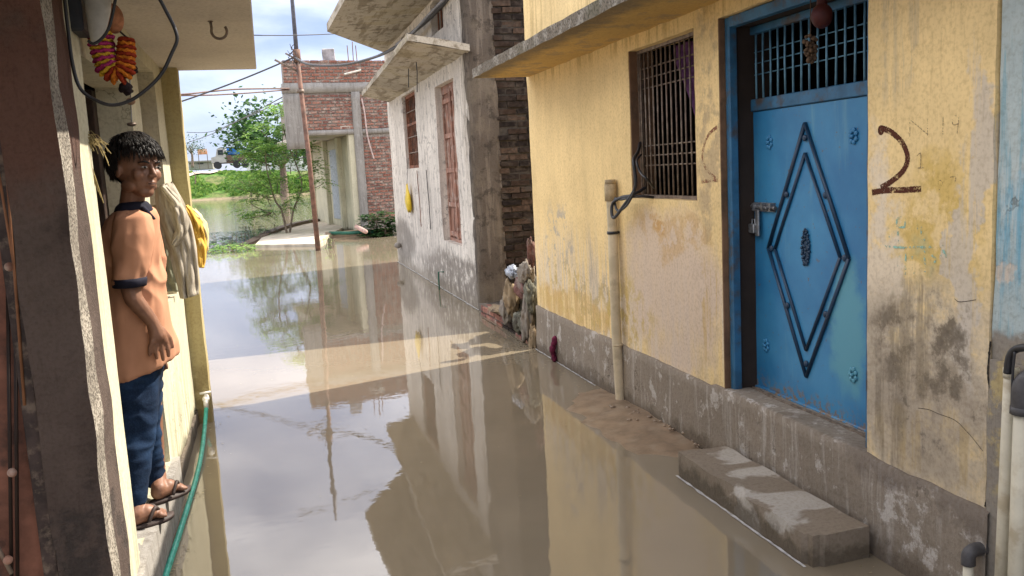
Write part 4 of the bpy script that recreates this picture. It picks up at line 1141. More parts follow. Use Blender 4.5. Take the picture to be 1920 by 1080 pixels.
fbox('parapet_core', (uL+.02, uR, .03, .25, zb1, zt0-.02), M['mortar'])
fbox('ring_beam', (uL-.02, uR, -.03, .25, zb0, zb1), M['cement'], 0, .25)
fbox('upper_wall_core', (uc0-.02, uR, .03, .25, zs1, zb0), M['mortar'])
fbox('corner_column', (uL, uc0, -.02, .3, zs0-.35, zb0), M['cement'], 0, .2)
fbox('lower_beam', (uc0, uR, -.025, .26, zs0, zs1), M['cement'], 0, .25)
fbox('column', (um0, um1, -.035, .25, -.2, zb0+.01), M['cement'], 0, .2)
fbox('lower_wall_core', (um1, uR, .03, .25, -.2, zs0), M['mortar'])
fbox('upper_floor', (uL+.75, uR, .27, 7.5, zs0+.02, zs0+.16), M['cream_slab'])
fbox('side_wall', (uL+.95, uL+1.1, .27, 7.5, zs0+.16, zt0-.6), M['mortar'])
fbox('roof', (uL+1.1, uR, .27, 7.5, zb0, zb0+.12), M['cement'])
brk = brick_meshes(M['brick'], n=2)
ctr_ = lambda s: -((s[0] < um0) and s[1] < zb0)
brick_wall(FH, fo, FM.to_3x3() @ Vector((1, 0, 0)), FM.to_3x3() @ Vector((0, -1, 0)), [(uL+.02, um1+1.3, zb1, zt0), (uc0, um0, zs1, zb0), (um1, um1+1.1, zs1, zb0), (um1, um1+1.1, .35, zs0)], brk, 300, L=.25, H=.088, proud=-.005, key=lambda s: (s[1] > zb1, -s[1]))
# ground floor wall under the overhang, running away from us, with door and pilasters
gx_ = um0-.02
fbox('passage_wall', (gx_, gx_+.2, .25, 7.4, -.2, zs0), M['cream'], 0, .5)
for k, (yy, w_) in enumerate(((.02, .28), (1.7, .25), (3.9, .25), (6.6, .25))):
    fbox('pilaster', (gx_-.14, gx_+.02, yy, yy+w_, -.2, zs0), M['cream'], .01)
fbox('passage_door', (gx_-.03, gx_+.01, 2.2, 3.5, .35, 2.5), simple('pale_grey_door', (.35, .38, .40), .6))
fbox('passage_lintel', (gx_-.35, gx_+.02, .02, 7.3, 2.95, 3.05), M['cream_slab'])
bm = NB(); a = at(612, 262, y=29); tube(bm, [(a.x, 29, .1), (a.x, 29, 3.0)], .05, 8)
o = obj('iron_post', bm, M['iron'], None, True); tag(o, 'thin iron post standing past the underpass of the brick house', 'post')
bm = NB(); a = at(634, 262, y=27.5); tube(bm, [(a.x, 27.5, .1), (a.x, 27.5, 2.9)], .06, 8)
o = obj('prop_pole', bm, M['rust'], None, True); tag(o, 'brown prop pole supporting the overhang of the brick house', 'post')
for k, px in enumerate((655, 664, 671)):
    bm = NB(); u, z = fz(px, 112); a = FM @ Vector((u, .1, zt0-.05)); tube(bm, [a, a+Vector((rnd(-.02, .02), 0, .45+.1*(k == 1)))], .012, 5); obj('rebar', bm, M['rust'], FH)
u, z = fz(622, 112); a = FM @ Vector((u, .4, 0))
bm = NB(); box(bm, a.x-.17, a.x+.17, a.y-.2, a.y+.1, zt0-.1, zt0+.32, .02, None, .03); o = obj('roof_drum', bm, simple('dented_tin', (.35, .33, .33), .6, .3, .3, 6)); tag(o, 'dented grey tin standing on the roof edge of the brick house', 'tin')
bm = NB(); tube(bm, [FM @ Vector((fz(645, 140)[0], -.06, zb1+.22)), FM @ Vector((fz(676, 135)[0], -.06, zb1+.33))], .03, 6); obj('loose_lath', bm, simple('pale_lath', (.6, .57, .5), .8), FH)
bm = NB()
tube(bm, spline([FM @ Vector((fz(px, py)[0], -.07, fz(px, py)[1])) for px, py in ((677, 185), (683, 215), (687, 250), (693, 275), (700, 298))], 6), .022, 6)
obj('hanging_strip', bm, simple('pink_white_strip', (.55, .42, .38), .8), FH, True)
# plank, steps and pipe at its foot
bm = NB(); a, b = at(668, 425, y=23.2), at(686, 436, y=22.6); tube(bm, [a, b+Vector((0, 0, .02))], .06, 8); o = obj('pipe_length', bm, simple('pink_plastic', (.55, .36, .30), .6), None, True); tag(o, 'short pinkish pipe lying tilted by the column of the brick house', 'pipe')

# concrete apron with a curved dark kerb
PF = empty('concrete_apron', (1.2, 25, 0), 0, 'low concrete apron with a curved dark kerb rising from the flood', 'apron')
bm = NB()
top = [at(478, 459, z=.07), at(592, 457, z=.07), at(606, 446, z=.10), at(640, 428, z=.12), at(660, 420, z=.16), at(640, 410, z=.16), at(592, 411, z=.16), at(556, 418, z=.16), at(520, 430, z=.14), at(492, 444, z=.10)]
vt = [bm.verts.new(p) for p in top]; vb = [bm.verts.new((p.x, p.y, -.1)) for p in top]
bm.faces.new(vt)
for k in range(len(top)): bm.faces.new((vt[k-1], vt[k], vb[k], vb[k-1]))
bmesh.ops.recalc_face_normals(bm, faces=bm.faces[:]); obj('slab', bm, simple('pale_silt_concrete', (.50, .44, .35), .9, 0, .2, 3, .2, (.36, .31, .24), 2), PF)
bm = NB()
kp = spline([at(px, py, z=z_) for px, py, z_ in ((430, 462, .0), (462, 455, .04), (486, 443, .12), (516, 429, .2), (555, 417, .24), (598, 410, .24), (640, 408, .24))], 5)
prev = None
for i, q in enumerate(kp):
    t = (kp[min(i+1, len(kp)-1)]-kp[max(i-1, 0)]); nrm = Vector((-t.y, t.x, 0)).normalized()*.13
    r_ = [bm.verts.new(v) for v in ((q-nrm).xy.to_3d()-Vector((0, 0, .1)), q-nrm, q+nrm, (q+nrm).xy.to_3d()-Vector((0, 0, .1)))]
    if prev:
        for k in range(3): bm.faces.new((prev[k], r_[k], r_[k+1], prev[k+1]))
    prev = r_
bmesh.ops.recalc_face_normals(bm, faces=bm.faces[:]); obj('kerb', bm, simple('dark_wet_kerb', (.12, .085, .06), .8, 0, .3, 3), PF)
for k, (px, py, L_) in enumerate(((700, 437, 2.2), (600, 428, 1.2))):
    pass
bm = NB(); tube(bm, [at(618, 437, y=24.0), at(655, 437, y=23.4), at(700, 434, y=23.2)], .05, 6); o = obj('green_pipe', bm, simple('dark_green_pipe', (.02, .11, .07), .5), None, True); tag(o, 'dark green pipe lying along the water by the brick house', 'pipe')
bm = NB(); slab_rough(bm, *[at(610, 436, y=24)[0], at(735, 436, y=24)[0]], 23.9, 24.15, -.1, .16, .2, .02, 3); o = obj('brick_house_step', bm, M['mud']); tag(o, 'low muddy step along the foot of the brick house', 'step')

# ================================================================== POLE AND WIRES
PY = 20.0
pb = at(597, 471, y=PY); pb.z = -.2; pm = at(561, 172, y=PY); ptop = at(556, 98, y=PY); pt2 = at(547, -10, y=PY); pt3 = at(542, -75, y=PY)
UP = empty('utility_pole', (pb.x, PY, 0), 0, 'leaning rusty utility pole standing in the flood with a thinner grey extension', 'pole')
bm = NB(); tube(bm, [pb, pb.lerp(ptop, .5)+Vector((.02, 0, 0)), ptop], [.058, .053, .048], 12); obj('lower_shaft', bm, simple('weathered_pole_paint', (.19, .105, .075), .8, .1, .35, 9, .3, (.10, .075, .065), 5), UP, True)
bm = NB(); tube(bm, [ptop-Vector((0, 0, .1)), pt2, pt3], [.05, .043, .04], 10); obj('upper_shaft', bm, simple('grey_blue_paint', (.12, .12, .14), .6, .2), UP, True)
bm = NB(); tube(bm, [ptop-Vector((0, 0, .22)), ptop+Vector((0, 0, .06))], .082, 12); obj('clamp_band', bm, simple('rust_band', (.17, .10, .07), .8), UP, True)
bm = NB(); tube(bm, [at(563, 171, y=PY)-Vector((0, 0, .03)), at(563, 171, y=PY)+Vector((0, 0, .03))], .085, 12); obj('clamp_band', bm, M['iron'], UP, True)
bm = NB(); tube(bm, [at(558, 112, y=PY), at(535, 100, y=PY)], .02, 6); tube(bm, [at(560, 135, y=PY), at(515, 112, y=PY)], .025, 6); obj('side_arm', bm, M['iron'], UP, True)
bm = NB()
for k in range(26):
    q = at(rnd(540, 556), rnd(88, 118), y=PY+rnd(-.1, .1)); tube(bm, [q, q+Vector((rnd(-.12, .12), rnd(-.1, .1), rnd(-.15, .15)))], .007, 4)
o = obj('wire_tangle', bm, M['grey_cable'], UP)
def wire(name, pts, r, m_, lab, n=6):
    bm = NB(); tube(bm, pts, r, n); o = obj(name, bm, m_, None, True); tag(o, lab, 'wire'); return o
hub = at(552, 107, y=PY)
wire('power_cable', sag(at(200, 231, y=21.5), hub, .10, 30), .018, M['grey_cable'], 'dark service cable dropping from the pole to the left behind the pier')
c1, c2, c3 = hub, at(720, 104, y=14.5), at(765, 62, y=11.8)
wire('power_cable', spline([hub, at(580, 121, y=19), at(640, 122, y=17.5), at(700, 108, y=16), at(742, 88, y=13.5), at(775, 60, y=12), at(812, 28, y=11), at(850, -15, y=10)], 8), .026, M['grey_cable'], 'thick grey bundled cable from the pole over the limewashed house sunshade')
wire('power_cable', spline([at(742, 84, y=13.4), at(772, 62, y=11.9), at(805, 26, y=10.9), at(842, -12, y=9.9)], 8), .016, simple('pale_grey_cable', (.3, .3, .32), .5), 'pale strand twisted around the thick bundled cable')
wire('power_cable', sag(at(476, 66, y=14), at(760, 50, y=15.8), .05, 20), .008, M['black_rubber'], 'thin wire crossing the sky to the upper slab of the limewashed house')
wire('brown_cable', spline([at(200, 186, y=21), at(340, 177, y=21.6), at(390, 172, y=22.2), at(450, 167, y=23), at(542, 166, y=24.3)], 8), .022, M['brown_cable'], 'upper of two brown cables running level to the brick house')
wire('brown_cable', spline([at(200, 181, y=21), at(340, 179, y=21.6), at(400, 178, y=22.3), at(470, 174, y=23.2), at(542, 168, y=24.35)], 8), .020, M['brown_cable'], 'lower of two brown cables running level to the brick house')
wire('line_wire', spline([at(350, 248, y=60), at(395, 247, y=58), at(450, 225, y=50), at(552, 180, y=26)], 8), .02, M['grey_cable'], 'faint upper wire over the river behind the tree')
wire('line_wire', spline([at(350, 268, y=60), at(400, 250, y=55), at(455, 222, y=48), at(552, 170, y=26)], 8), .02, M['grey_cable'], 'faint lower wire over the river behind the tree')

# ================================================================== TREES AND PLANTS
def leafmat(name, c0, c1, tr=.35):
    g = G(name, .55, .3)
    oi = g.n('ShaderNodeNewGeometry').outputs['Random Per Island']
    f = g.math('ADD', g.math('MULTIPLY', oi, .6), g.math('MULTIPLY', g.noise(1.4, 3, .6), .5))
    g.color(g.mix(g.ss(f, .3, .8), c0, c1))
    t = g.n('ShaderNodeBsdfTranslucent'); g.set(t.inputs[0], g.mix(g.ss(f, .3, .8), tuple(v*1.6 for v in c0), tuple(v*1.7 for v in c1)))
    mx_ = g.n('ShaderNodeMixShader', {0: tr}); g.t.links.new(g.b.outputs[0], mx_.inputs[1]); g.t.links.new(t.outputs[0], mx_.inputs[2])
    g.t.links.new(mx_.outputs[0], g.t.nodes['Material Output'].inputs['Surface']); return g.m
M['leaf'] = leafmat('fresh_compound_leaves', (.085, .20, .045), (.25, .37, .085), .5)
M['leaf_dark'] = leafmat('dark_green_leaves', (.018, .055, .016), (.05, .12, .03), .2)
M['bark'] = simple('grey_brown_bark', (.22, .17, .13), .9, 0, .3, 12, .2, (.1, .08, .06), 8, .5)
def frond(vs_, fs_, p, d, L_, n=9, lw=.045, ll=.13, droop=.5):
    """one compound leaf: a drooping rachis with pairs of leaflets"""
    d = d.normalized(); side = d.cross(Vector((0, 0, 1)))
    side = side.normalized() if side.length > .01 else Vector((1, 0, 0))
    for k in range(n):
        t = (k+1)/n
        q = p+d*L_*t-Vector((0, 0, droop*L_*t*t))
        for s in (-1, 1):
            l2 = ll*(1.1-.5*t)*rnd(.8, 1.2); w2_ = lw*rnd(.8, 1.2)
            ax = (side*s+d*.45+Vector((0, 0, -.25+rnd(-.3, .3)))).normalized()
            wd = ax.cross(Vector((rnd(-.3, .3), rnd(-.3, .3), 1))).normalized()*w2_*.5
            b = len(vs_); vs_ += [q, q+ax*l2*.5+wd, q+ax*l2, q+ax*l2*.5-wd]; fs_.append((b, b+1, b+2, b+3))
def mesh_from(name, vs_, fs_, m_, parent=None):
    me = bpy.data.meshes.new(name); me.from_pydata([tuple(v) for v in vs_], [], fs_); me.materials.append(m_); return link(name, me, parent)
# the loose, light tree in front of the brick house
TYY = 26.0
tb = at(537, 420, y=TYY); tb.z = 0
T1 = empty('slender_tree', tb, 0, 'young tree with bright feathery compound leaves beside the concrete apron', 'tree')
def limb(pts, r0, r1, parent, k=5, name='branch'):
    P = spline(pts, k); bm = NB(); tube(bm, P, [r0+(r1-r0)*i/(len(P)-1) for i in range(len(P))], 7); return obj(name, bm, M['bark'], parent, True)
A_ = lambda px, py, dy=0: at(px, py, y=TYY+dy)
limb([tb, A_(528, 395), A_(517, 378), A_(508, 350), A_(500, 315), A_(497, 280)], .035, .014, T1, name='trunk')
limb([tb+Vector((.05, 0, 0)), A_(550, 395), A_(560, 370), A_(566, 345), A_(556, 310), A_(540, 270), A_(530, 235)], .032, .012, T1, name='trunk')
lf_clusters = [(520, 205, 20, 12, 8), (545, 215, 14, 12, 6), (490, 238, 22, 10, 8), (530, 245, 26, 14, 10), (475, 268, 24, 10, 10), (510, 275, 30, 14, 14), (555, 270, 24, 14, 10), (465, 285, 22, 8, 8), (500, 300, 34, 12, 14), (545, 300, 22, 16, 8), (585, 275, 16, 10, 6), (590, 310, 18, 18, 9), (600, 340, 12, 12, 5),
               (480, 330, 26, 12, 9), (520, 335, 20, 12, 7), (475, 350, 18, 12, 7), (445, 345, 14, 10, 4), (500, 362, 22, 12, 7), (470, 375, 16, 8, 5), (560, 345, 14, 14, 5), (555, 370, 10, 14, 4), (515, 395, 20, 8, 4), (490, 400, 26, 10, 7), (462, 402, 20, 10, 6), (545, 385, 12, 10, 3)]
vs_, fs_ = [], []
for (px, py, rx, ry, nn) in lf_clusters:
    c0 = A_(px, py, rnd(-.6, .6))
    br = limb([A_(min(max(px, 508), 556), min(py+26, 400)), c0+Vector((0, 0, -.12)), c0+Vector((rnd(-.2, .2), 0, .05))], .014, .004, T1, 3)
    for k in range(int(nn*4.3)):
        q = c0+Vector((random.gauss(0, .45)*rx*.0135, random.gauss(0, .28), random.gauss(0, .5)*ry*.0135))
        a = rnd(0, 2*math.pi); frond(vs_, fs_, q, Vector((math.cos(a), math.sin(a)*.7, rnd(-.1, .5))), rnd(.25, .5), 8, .045, .12, rnd(.3, .8))
mesh_from('crown', vs_, fs_, M['leaf'], T1)
# darker tree on the far bank
def far_tree(px_c, py_base, y, h, w, lab, n=900, mat_='leaf_dark', name='bank_tree'):
    b = at(px_c, py_base, y=y); T = empty(name, b, 0, lab, 'tree')
    limb([b+Vector((0, 0, -.6)), b+Vector((.1, 0, h*.25)), b+Vector((-.1, 0, h*.55))], .05*h, .02*h, T, name='trunk')
    for k in range(5):
        a = k*1.3; limb([b+Vector((0, 0, h*.3)), b+Vector((math.cos(a)*w*.3, math.sin(a)*w*.3, h*.6))], .018*h, .006*h, T, 3)
    vv, ff = [], []
    cl = [(rnd(-1, 1)*w*.5, rnd(-1, 1)*w*.4, h*rnd(.42, .92)) for k in range(14)]
    for k in range(n):
        c_ = random.choice(cl); rr = h*.13
        q = b+Vector(c_)+Vector((random.gauss(0, 1)*rr, random.gauss(0, 1)*rr, random.gauss(0, .7)*rr)); s = h*rnd(.018, .04)
        a = Vector((rnd(-1, 1), rnd(-1, 1), rnd(-.6, .6))).normalized()*s; c2 = a.cross(Vector((rnd(-1, 1), rnd(-1, 1), 1))).normalized()*s*.6
        i = len(vv); vv += [q-a, q+c2, q+a, q-c2]; ff.append((i, i+1, i+2, i+3))
    mesh_from('crown', vv, ff, M[mat_], T)
far_tree(533, 366, 96.8, 10, 8.5, 'dark spreading tree at the far water edge behind the slender tree', 2600)
far_tree(360, 305, 112, 3.6, 2.6, 'small dark tree on the bank at the left of the signboard', 400)
far_tree(590, 330, 104, 6, 6, 'bushy dark tree on the far bank behind the pole', 900)
far_tree(700, 330, 104, 5, 7, 'dark tree on the far bank behind the brick house', 500)
far_tree(365, 335, 103, 1.4, 2.6, 'low dark bush on the far slope below the signboard', 250, name='bank_bush')
far_tree(470, 360, 99, 2.2, 5, 'broad bush by the far water behind the slender tree', 500, 'leaf', name='bank_bush')
# grass tufts on the far slope
vv, ff = [], []
for k in range(9000):
    x = rnd(-16, 14); y = rnd(98, 111)
    if min(abs(x-a)+abs(y-b)*.9 for a, b in track_pts) < 1.0 or any(abs(x-a) < .5 and b-1.6 < y < b+1 for a, b in track_pts): continue
    z = bank_h(x, y); s = rnd(.15, .42)
    if z < .25 or mnoise.noise(Vector((x*.25, y*.25, 0))) < -.15: continue
    a = rnd(0, 3.14); d = Vector((math.cos(a), math.sin(a), 0))*s*.7; i = len(vv); q = Vector((x, y, z))
    vv += [q-d, q+d, q+d*.6+Vector((rnd(-.1, .1), 0, s)), q-d*.6+Vector((rnd(-.1, .1), 0, s*.8))]; ff.append((i, i+1, i+2, i+3))
o = mesh_from('bank_grass', vv, ff, leafmat('bank_grass_blades', (.07, .17, .03), (.17, .27, .05), .3)); tag(o, 'green grass and weeds covering the far slope', 'grass', kind='stuff')
# floating and waterside plants
def bush(px, py, y, w, h, n, lab, m_, name='bush', cat='bush', z0=0, ll=.1, lw=.05, dd=.5):
    b = at(px, py, y=y); b.z = z0; vv, ff = [], []
    T = empty(name, b, 0, lab, cat)
    for k in range(n):
        q = b+Vector((rnd(-1, 1)*w, rnd(-1, 1)*dd, h*abs(rnd(0, 1))**1.2)); a = rnd(0, 6.28)
        frond(vv, ff, q, Vector((math.cos(a), math.sin(a), rnd(.1, .9))), rnd(.12, .3), 4, lw, ll, .5)
    mesh_from('leaves', vv, ff, m_, T)
    bm = NB()
    for k in range(9):
        q = b+Vector((rnd(-1, 1)*w*.8, rnd(-1, 1)*dd*.8, 0)); tube(bm, [q-Vector((0, 0, .02)), q+Vector((rnd(-.1, .1), 0, h*.8))], .008, 4)
    o = obj('stems', bm, M['bark'], T); o['kind'] = 'stuff'
bush(405, 452, 22.8, .5, .18, 90, 'leafy waterweed floating at the left of the apron kerb', M['leaf_dark'], 'waterweed', 'plant', ll=.09, lw=.07)
bush(436, 460, 21.6, .5, .16, 90, 'pale green waterweed trailing from the kerb end', M['leaf'], 'waterweed', 'plant', ll=.08, lw=.05)
bush(452, 437, 25.5, .8, .28, 80, 'low weeds growing behind the curved kerb', M['leaf_dark'], 'weeds', 'plant')
bush(488, 422, 26.2, .6, .45, 50, 'tangle of grey-green weeds at the foot of the slender tree', M['leaf_dark'], 'weeds', 'plant')
bush(617, 458, 20.4, .12, .3, 14, 'small sprig of weed growing beside the pole foot', M['leaf'], 'weed_sprig', 'plant', ll=.06, lw=.03, dd=.1)
bush(715, 432, 23.4, .52, .62, 240, 'dense dark green bush in the corner beside the brick house', M['leaf_dark'], z0=.02, ll=.13, lw=.08, dd=.35)
bm = NB(); 
for k in range(3):
    p = at(431+k*5, 446-k*3, z=.06); ball(bm, p, .07, 8, 6, (1.2, .8, .8))
    break
o = obj('floating_bag', bm, cl_p, None, True); tag(o, 'small white plastic scrap caught in the waterweed', 'litter')

# ================================================================== FAR BANK: truck, sign, white buildings
def fp(px, py, y): return at(px, py, y=y)
ty = 113.0
q0, q1 = fp(398, 312, ty), fp(462, 314, ty); gz_ = min(q0.z, q1.z)
TR = empty('parked_truck', (q0.x, ty, gz_), 0, 'old grey truck parked on the far bank with a blue tarpaulin on its body', 'truck')
w_ = q1.x-q0.x; sx = q0.x; yb = ty
cabm = simple('dusty_grey_paint', (.40, .39, .37), .6, 0, .2, .8)
bm = NB()
pr = [(0, .7), (.0, 1.35), (.55, 1.5), (.75, 2.35), (.95, 2.5), (1.75, 2.5), (1.75, .7)]
b0 = [bm.verts.new((sx+a, yb-.95, gz_+b)) for a, b in pr]; b1 = [bm.verts.new((sx+a, yb+.95, gz_+b)) for a, b in pr]
bm.faces.new(b0); bm.faces.new(b1[::-1])
for k in range(len(pr)): bm.faces.new((b0[k-1], b0[k], b1[k], b1[k-1]))
bmesh.ops.recalc_face_normals(bm, faces=bm.faces[:]); obj('cab', bm, cabm, TR)
bm = NB(); box(bm, sx+.85, sx+1.45, yb-.98, yb-.96, gz_+1.65, gz_+2.25); obj('side_window', bm, simple('dark_glass', (.03, .035, .04), .1), TR)
bm = NB(); box(bm, sx+1.8, sx+w_, yb-1.0, yb+1.0, gz_+.95, gz_+1.6); box(bm, sx+.2, sx+w_, yb-.8, yb+.8, gz_+.6, gz_+.9); obj('load_body', bm, simple('brown_truck_body', (.14, .09, .07), .8), TR)
bm = NB(); box(bm, sx+1.9, sx+w_-.1, yb-.98, yb+.98, gz_+1.6, gz_+2.5, .12); obj('tarpaulin', bm, simple('blue_tarpaulin', (.02, .13, .42), .5, 0, .25, 1.5), TR)
for k, a in enumerate((.65, 2.9, 3.9)):
    for s in (-1, 1):
        bm = NB(); tube(bm, [(sx+a, yb+s*.75, gz_+.42), (sx+a, yb+s*1.0, gz_+.42)], .45, 16); wh = obj('wheel', bm, M['black_rubber'], TR)
def sign():
    a, b = fp(371, 290, 114), fp(388, 279, 114); g0 = fp(380, 312, 114).z
    S = empty('signboard', ((a.x+b.x)/2, 114, g0), 0, 'small orange-and-white signboard on two legs on the far bank', 'sign')
    bm = NB(); box(bm, a.x, b.x, 113.95, 114.05, a.z, b.z); obj('board', bm, simple('faded_orange_board', (.62, .30, .16), .6, 0, .3, 2, .3, (.7, .62, .55), 1.3), S)
    for x in (a.x+.05, b.x-.05):
        bm = NB(); box(bm, x-.04, x+.04, 113.97, 114.03, g0-.3, a.z); obj('leg', bm, M['iron'], S)
sign()
def far_bldg(px0, px1, pyt, pyb, y, m_, lab, cols_=3):
    a, b = fp(px0, pyb, y), fp(px1, pyt, y); B_ = empty('low_building', ((a.x+b.x)/2, y, a.z), 0, lab, 'building')
    bm = NB(); box(bm, a.x, b.x, y, y+5, a.z-.5, b.z); obj('walls', bm, m_, B_)
    bm = NB(); box(bm, a.x-.2, b.x+.2, y-.25, y+5.2, b.z, b.z+.18); obj('roof', bm, M['cement'], B_)
    for k in range(cols_):
        x = a.x+(k+.5)*(b.x-a.x)/cols_; bm = NB(); box(bm, x-.35, x+.35, y-.03, y+.01, a.z+(b.z-a.z)*.35, a.z+(b.z-a.z)*.75); obj('window', bm, simple('dark_pane', (.05, .05, .05), .2), B_)
wp = simple('bright_whitewash', (.78, .77, .74), .8, 0, .06, 1)
far_bldg(463, 505, 278, 318, 122, wp, 'long white building behind the truck on the far bank', 4)
far_bldg(512, 562, 268, 318, 120, wp, 'taller white building seen through the slender tree', 3)
far_bldg(566, 600, 262, 330, 116, wp, 'white building beyond the underpass of the brick house', 2)
far_bldg(600, 640, 290, 372, 60, simple('reddish_block_wall', (.34, .25, .21), .9, 0, .15, 1), 'reddish-grey wall across the water seen through the underpass', 1)
far_bldg(354, 398, 303, 311, 118, simple('grey_low_wall', (.3, .28, .26), .9), 'low grey wall below the signboard on the far bank', 1)

# ================================================================== THE BOY
BOY = empty('person', at(275, 985, z=.226), 0, 'boy in a peach polo shirt, rolled jeans and sandals on the doorway ledge, looking back', 'person')
S_ = Vector((.985, .15, 0)).normalized(); D_ = Vector((-.15, .985, 0)).normalized()
def cap(bm, a, b, r0, r1, n=12):
    a, b = Vector(a), Vector(b); P = [a.lerp(b, i/5) for i in range(6)]
    tube(bm, P, [r0+(r1-r0)*i/5 for i in range(6)], n); ball(bm, a, r0, n, 8); ball(bm, b, r1, n, 8)
def chain(bm, pts, rs):
    for (a, ra), (b, rb) in zip(zip(pts, rs), list(zip(pts, rs))[1:]): cap(bm, a, b, ra, rb)
def remesh(o, vox, smooth=3):
    md = o.modifiers.new('join', 'REMESH'); md.mode = 'VOXEL'; md.voxel_size = vox; md.use_smooth_shade = True
    if smooth:
        m2 = o.modifiers.new('relax', 'SMOOTH'); m2.factor = .5; m2.iterations = smooth
def bake(o, amp, seed, sx=9., sz=3.0, keep=None):
    dg = bpy.context.evaluated_depsgraph_get(); me = bpy.data.meshes.new_from_object(o.evaluated_get(dg)); o.modifiers.clear()
    old = o.data; o.data = me
    nm = [v.normal.copy() for v in me.vertices]; off = o.parent.location
    for v, n_ in zip(me.vertices, nm):
        q = v.co+off; a = q.dot(S_); b = q.dot(D_)
        w_ = mnoise.noise(q*4+Vector((seed, 0, 0)))*.9
        f = (1-abs(mnoise.noise(Vector((a*sx+w_+q.z*sx*.22, b*sx, q.z*sz+w_+seed))))*2.2)*.6+(1-abs(mnoise.noise(Vector((a*sx*1.9-q.z*6, b*sx*1.9+w_, q.z*sz*2.2+seed+5))))*2)*.3
        v.co += n_*amp*f*(.6+.7*mnoise.noise(q*5+Vector((0, seed, 0))))
    for p in me.polygons: p.use_smooth = True
def bp(px, py, y=3.8): return at(px, py, y=y)
skin = G('brown_skin', .5, .4)
fn = skin.noise(20, 4, .5); skin.color(skin.mix(skin.ss(fn, .3, .7), (.19, .09, .054), (.26, .13, .08)))
skin.inp('Subsurface Weight', .08); skin.b.inputs['Subsurface Radius'].default_value = (.02, .008, .004)
skin.bump(skin.noise(120, 2, .5), .08, .002)
# head frame
hc = bp(256, 316, 3.76); hf = Vector((.70, -.71, -.04)).normalized(); hu = Vector((.08, -.02, 1)).normalized()
hr = hf.cross(hu).normalized(); hu = hr.cross(hf).normalized()
HM = Matrix((hr, hf, hu)).transposed().to_4x4(); HM.translation = hc
def H(x, y, z): return HM @ Vector((x, y, z))
def hb(bm, c_, r_, sc, n=16): ball(bm, H(*c_), r_, n, 12, sc, HM.to_3x3().to_4x4())
bm = NB()
hb(bm, (0, -.012, .025), .1, (.80, .98, .98), 24)        # skull
hb(bm, (0, .030, -.035), .07, (.84, .82, 1.05), 20)      # face
hb(bm, (0, .050, -.092), .032, (1.05, .85, .75))         # chin
for s in (-1, 1):
    hb(bm, (s*.038, .062, -.025), .026, (1, .8, 1))      # cheeks
    hb(bm, (s*.050, .010, -.070), .03, (.6, 1.3, .8))    # jaw
    hb(bm, (s*.030, .080, .022), .016, (1.5, .6, .5))    # brows
    hb(bm, (s*.083, -.004, -.012), .024, (.38, .75, 1.15))  # ears
    hb(bm, (s*.011, .098, -.030), .009, (1, 1, .8))      # nostrils
cap(bm, H(0, .084, .014), H(0, .106, -.024), .008, .011)  # nose
hb(bm, (0, .084, -.055), .012, (1.9, .8, .42)); hb(bm, (0, .080, -.067), .012, (1.7, .8, .5))   # lips
neck0 = bp(246, 398, 3.80); cap(bm, H(0, -.02, -.06), neck0, .045, .050)
cap(bm, neck0, bp(244, 430, 3.82), .055, .08); cap(bm, bp(244, 430, 3.82), bp(252, 690, 3.84), .085, .085)
# right arm (nearer) and its hand
chain(bm, [bp(243, 418, 3.72), bp(240, 520, 3.67), bp(250, 560, 3.66), bp(286, 604, 3.68)], [.045, .040, .036, .026])
wr = bp(286, 604, 3.68)
pl = bp(296, 630, 3.69)
cap(bm, wr, pl, .026, .033); cap(bm, bp(290, 622, 3.675), bp(288, 640, 3.675), .020, .017); cap(bm, bp(302, 622, 3.70), bp(308, 640, 3.70), .020, .016)
for (a, b, c_, y_) in (((286, 640), (281, 652), (281, 665), 3.665), ((294, 643), (292, 658), (294, 671), 3.675), ((302, 643), (304, 660), (306, 674), 3.69), ((310, 640), (315, 655), (316, 667), 3.705)):
    chain(bm, [bp(*a, y_), bp(*b, y_), bp(*c_, y_+.005)], [.0115, .0098, .008])
chain(bm, [bp(304, 618, 3.70), bp(318, 634, 3.72), bp(323, 650, 3.72)], [.013, .011, .009])
# left arm mostly behind the body
chain(bm, [bp(262, 425, 3.95), bp(285, 540, 3.99), bp(302, 640, 3.96), bp(303, 672, 3.94)], [.042, .036, .026, .026])
for a, b in (((298, 676), (299, 692)), ((303, 678), (306, 694)), ((308, 676), (313, 690))): cap(bm, bp(*a, 3.93), bp(*b, 3.925), .010, .0075)
# legs, ankles and feet
def foot(hx, hy, tx, ty, zz, ankle):
    h_ = at(hx, hy, z=zz); t_ = at(tx, ty, z=zz); d = (t_-h_).normalized(); L_ = (t_-h_).length; n_ = Vector((-d.y, d.x, 0)); up = Vector((0, 0, 1))
    cap(bm, ankle, h_+d*.035+up*.040, .036, .034); cap(bm, h_+d*.03+up*.026, h_+d*L_*.5+up*.030, .033, .034)
    cap(bm, h_+d*L_*.45+up*.034, h_+d*L_*.74+up*.016, .034, .020); cap(bm, h_+d*L_*.72+n_*.022+up*.016, h_+d*L_*.72-n_*.022+up*.015, .017, .015)
    for k in range(5):
        o_ = (k-2)*.0165; l2 = L_*(.93-.035*abs(k-3.2)); cap(bm, h_+d*L_*.74+n_*o_+up*.012, h_+d*l2+n_*o_*1.15+up*.010, .0095, .0085)
    return h_, t_, d, n_, L_
anR, anL = bp(253, 925, 3.72), bp(296, 890, 4.03)
F1 = foot(240, 986, 318, 962, .245, anR)
F2 = foot(287, 938, 350, 912, .245, anL)
cap(bm, bp(252, 700, 3.80), anR, .07, .036); cap(bm, bp(268, 700, 3.92), anL, .07, .034)
o = obj('body', bm, skin.m, BOY, True); remesh(o, .0042, 3)
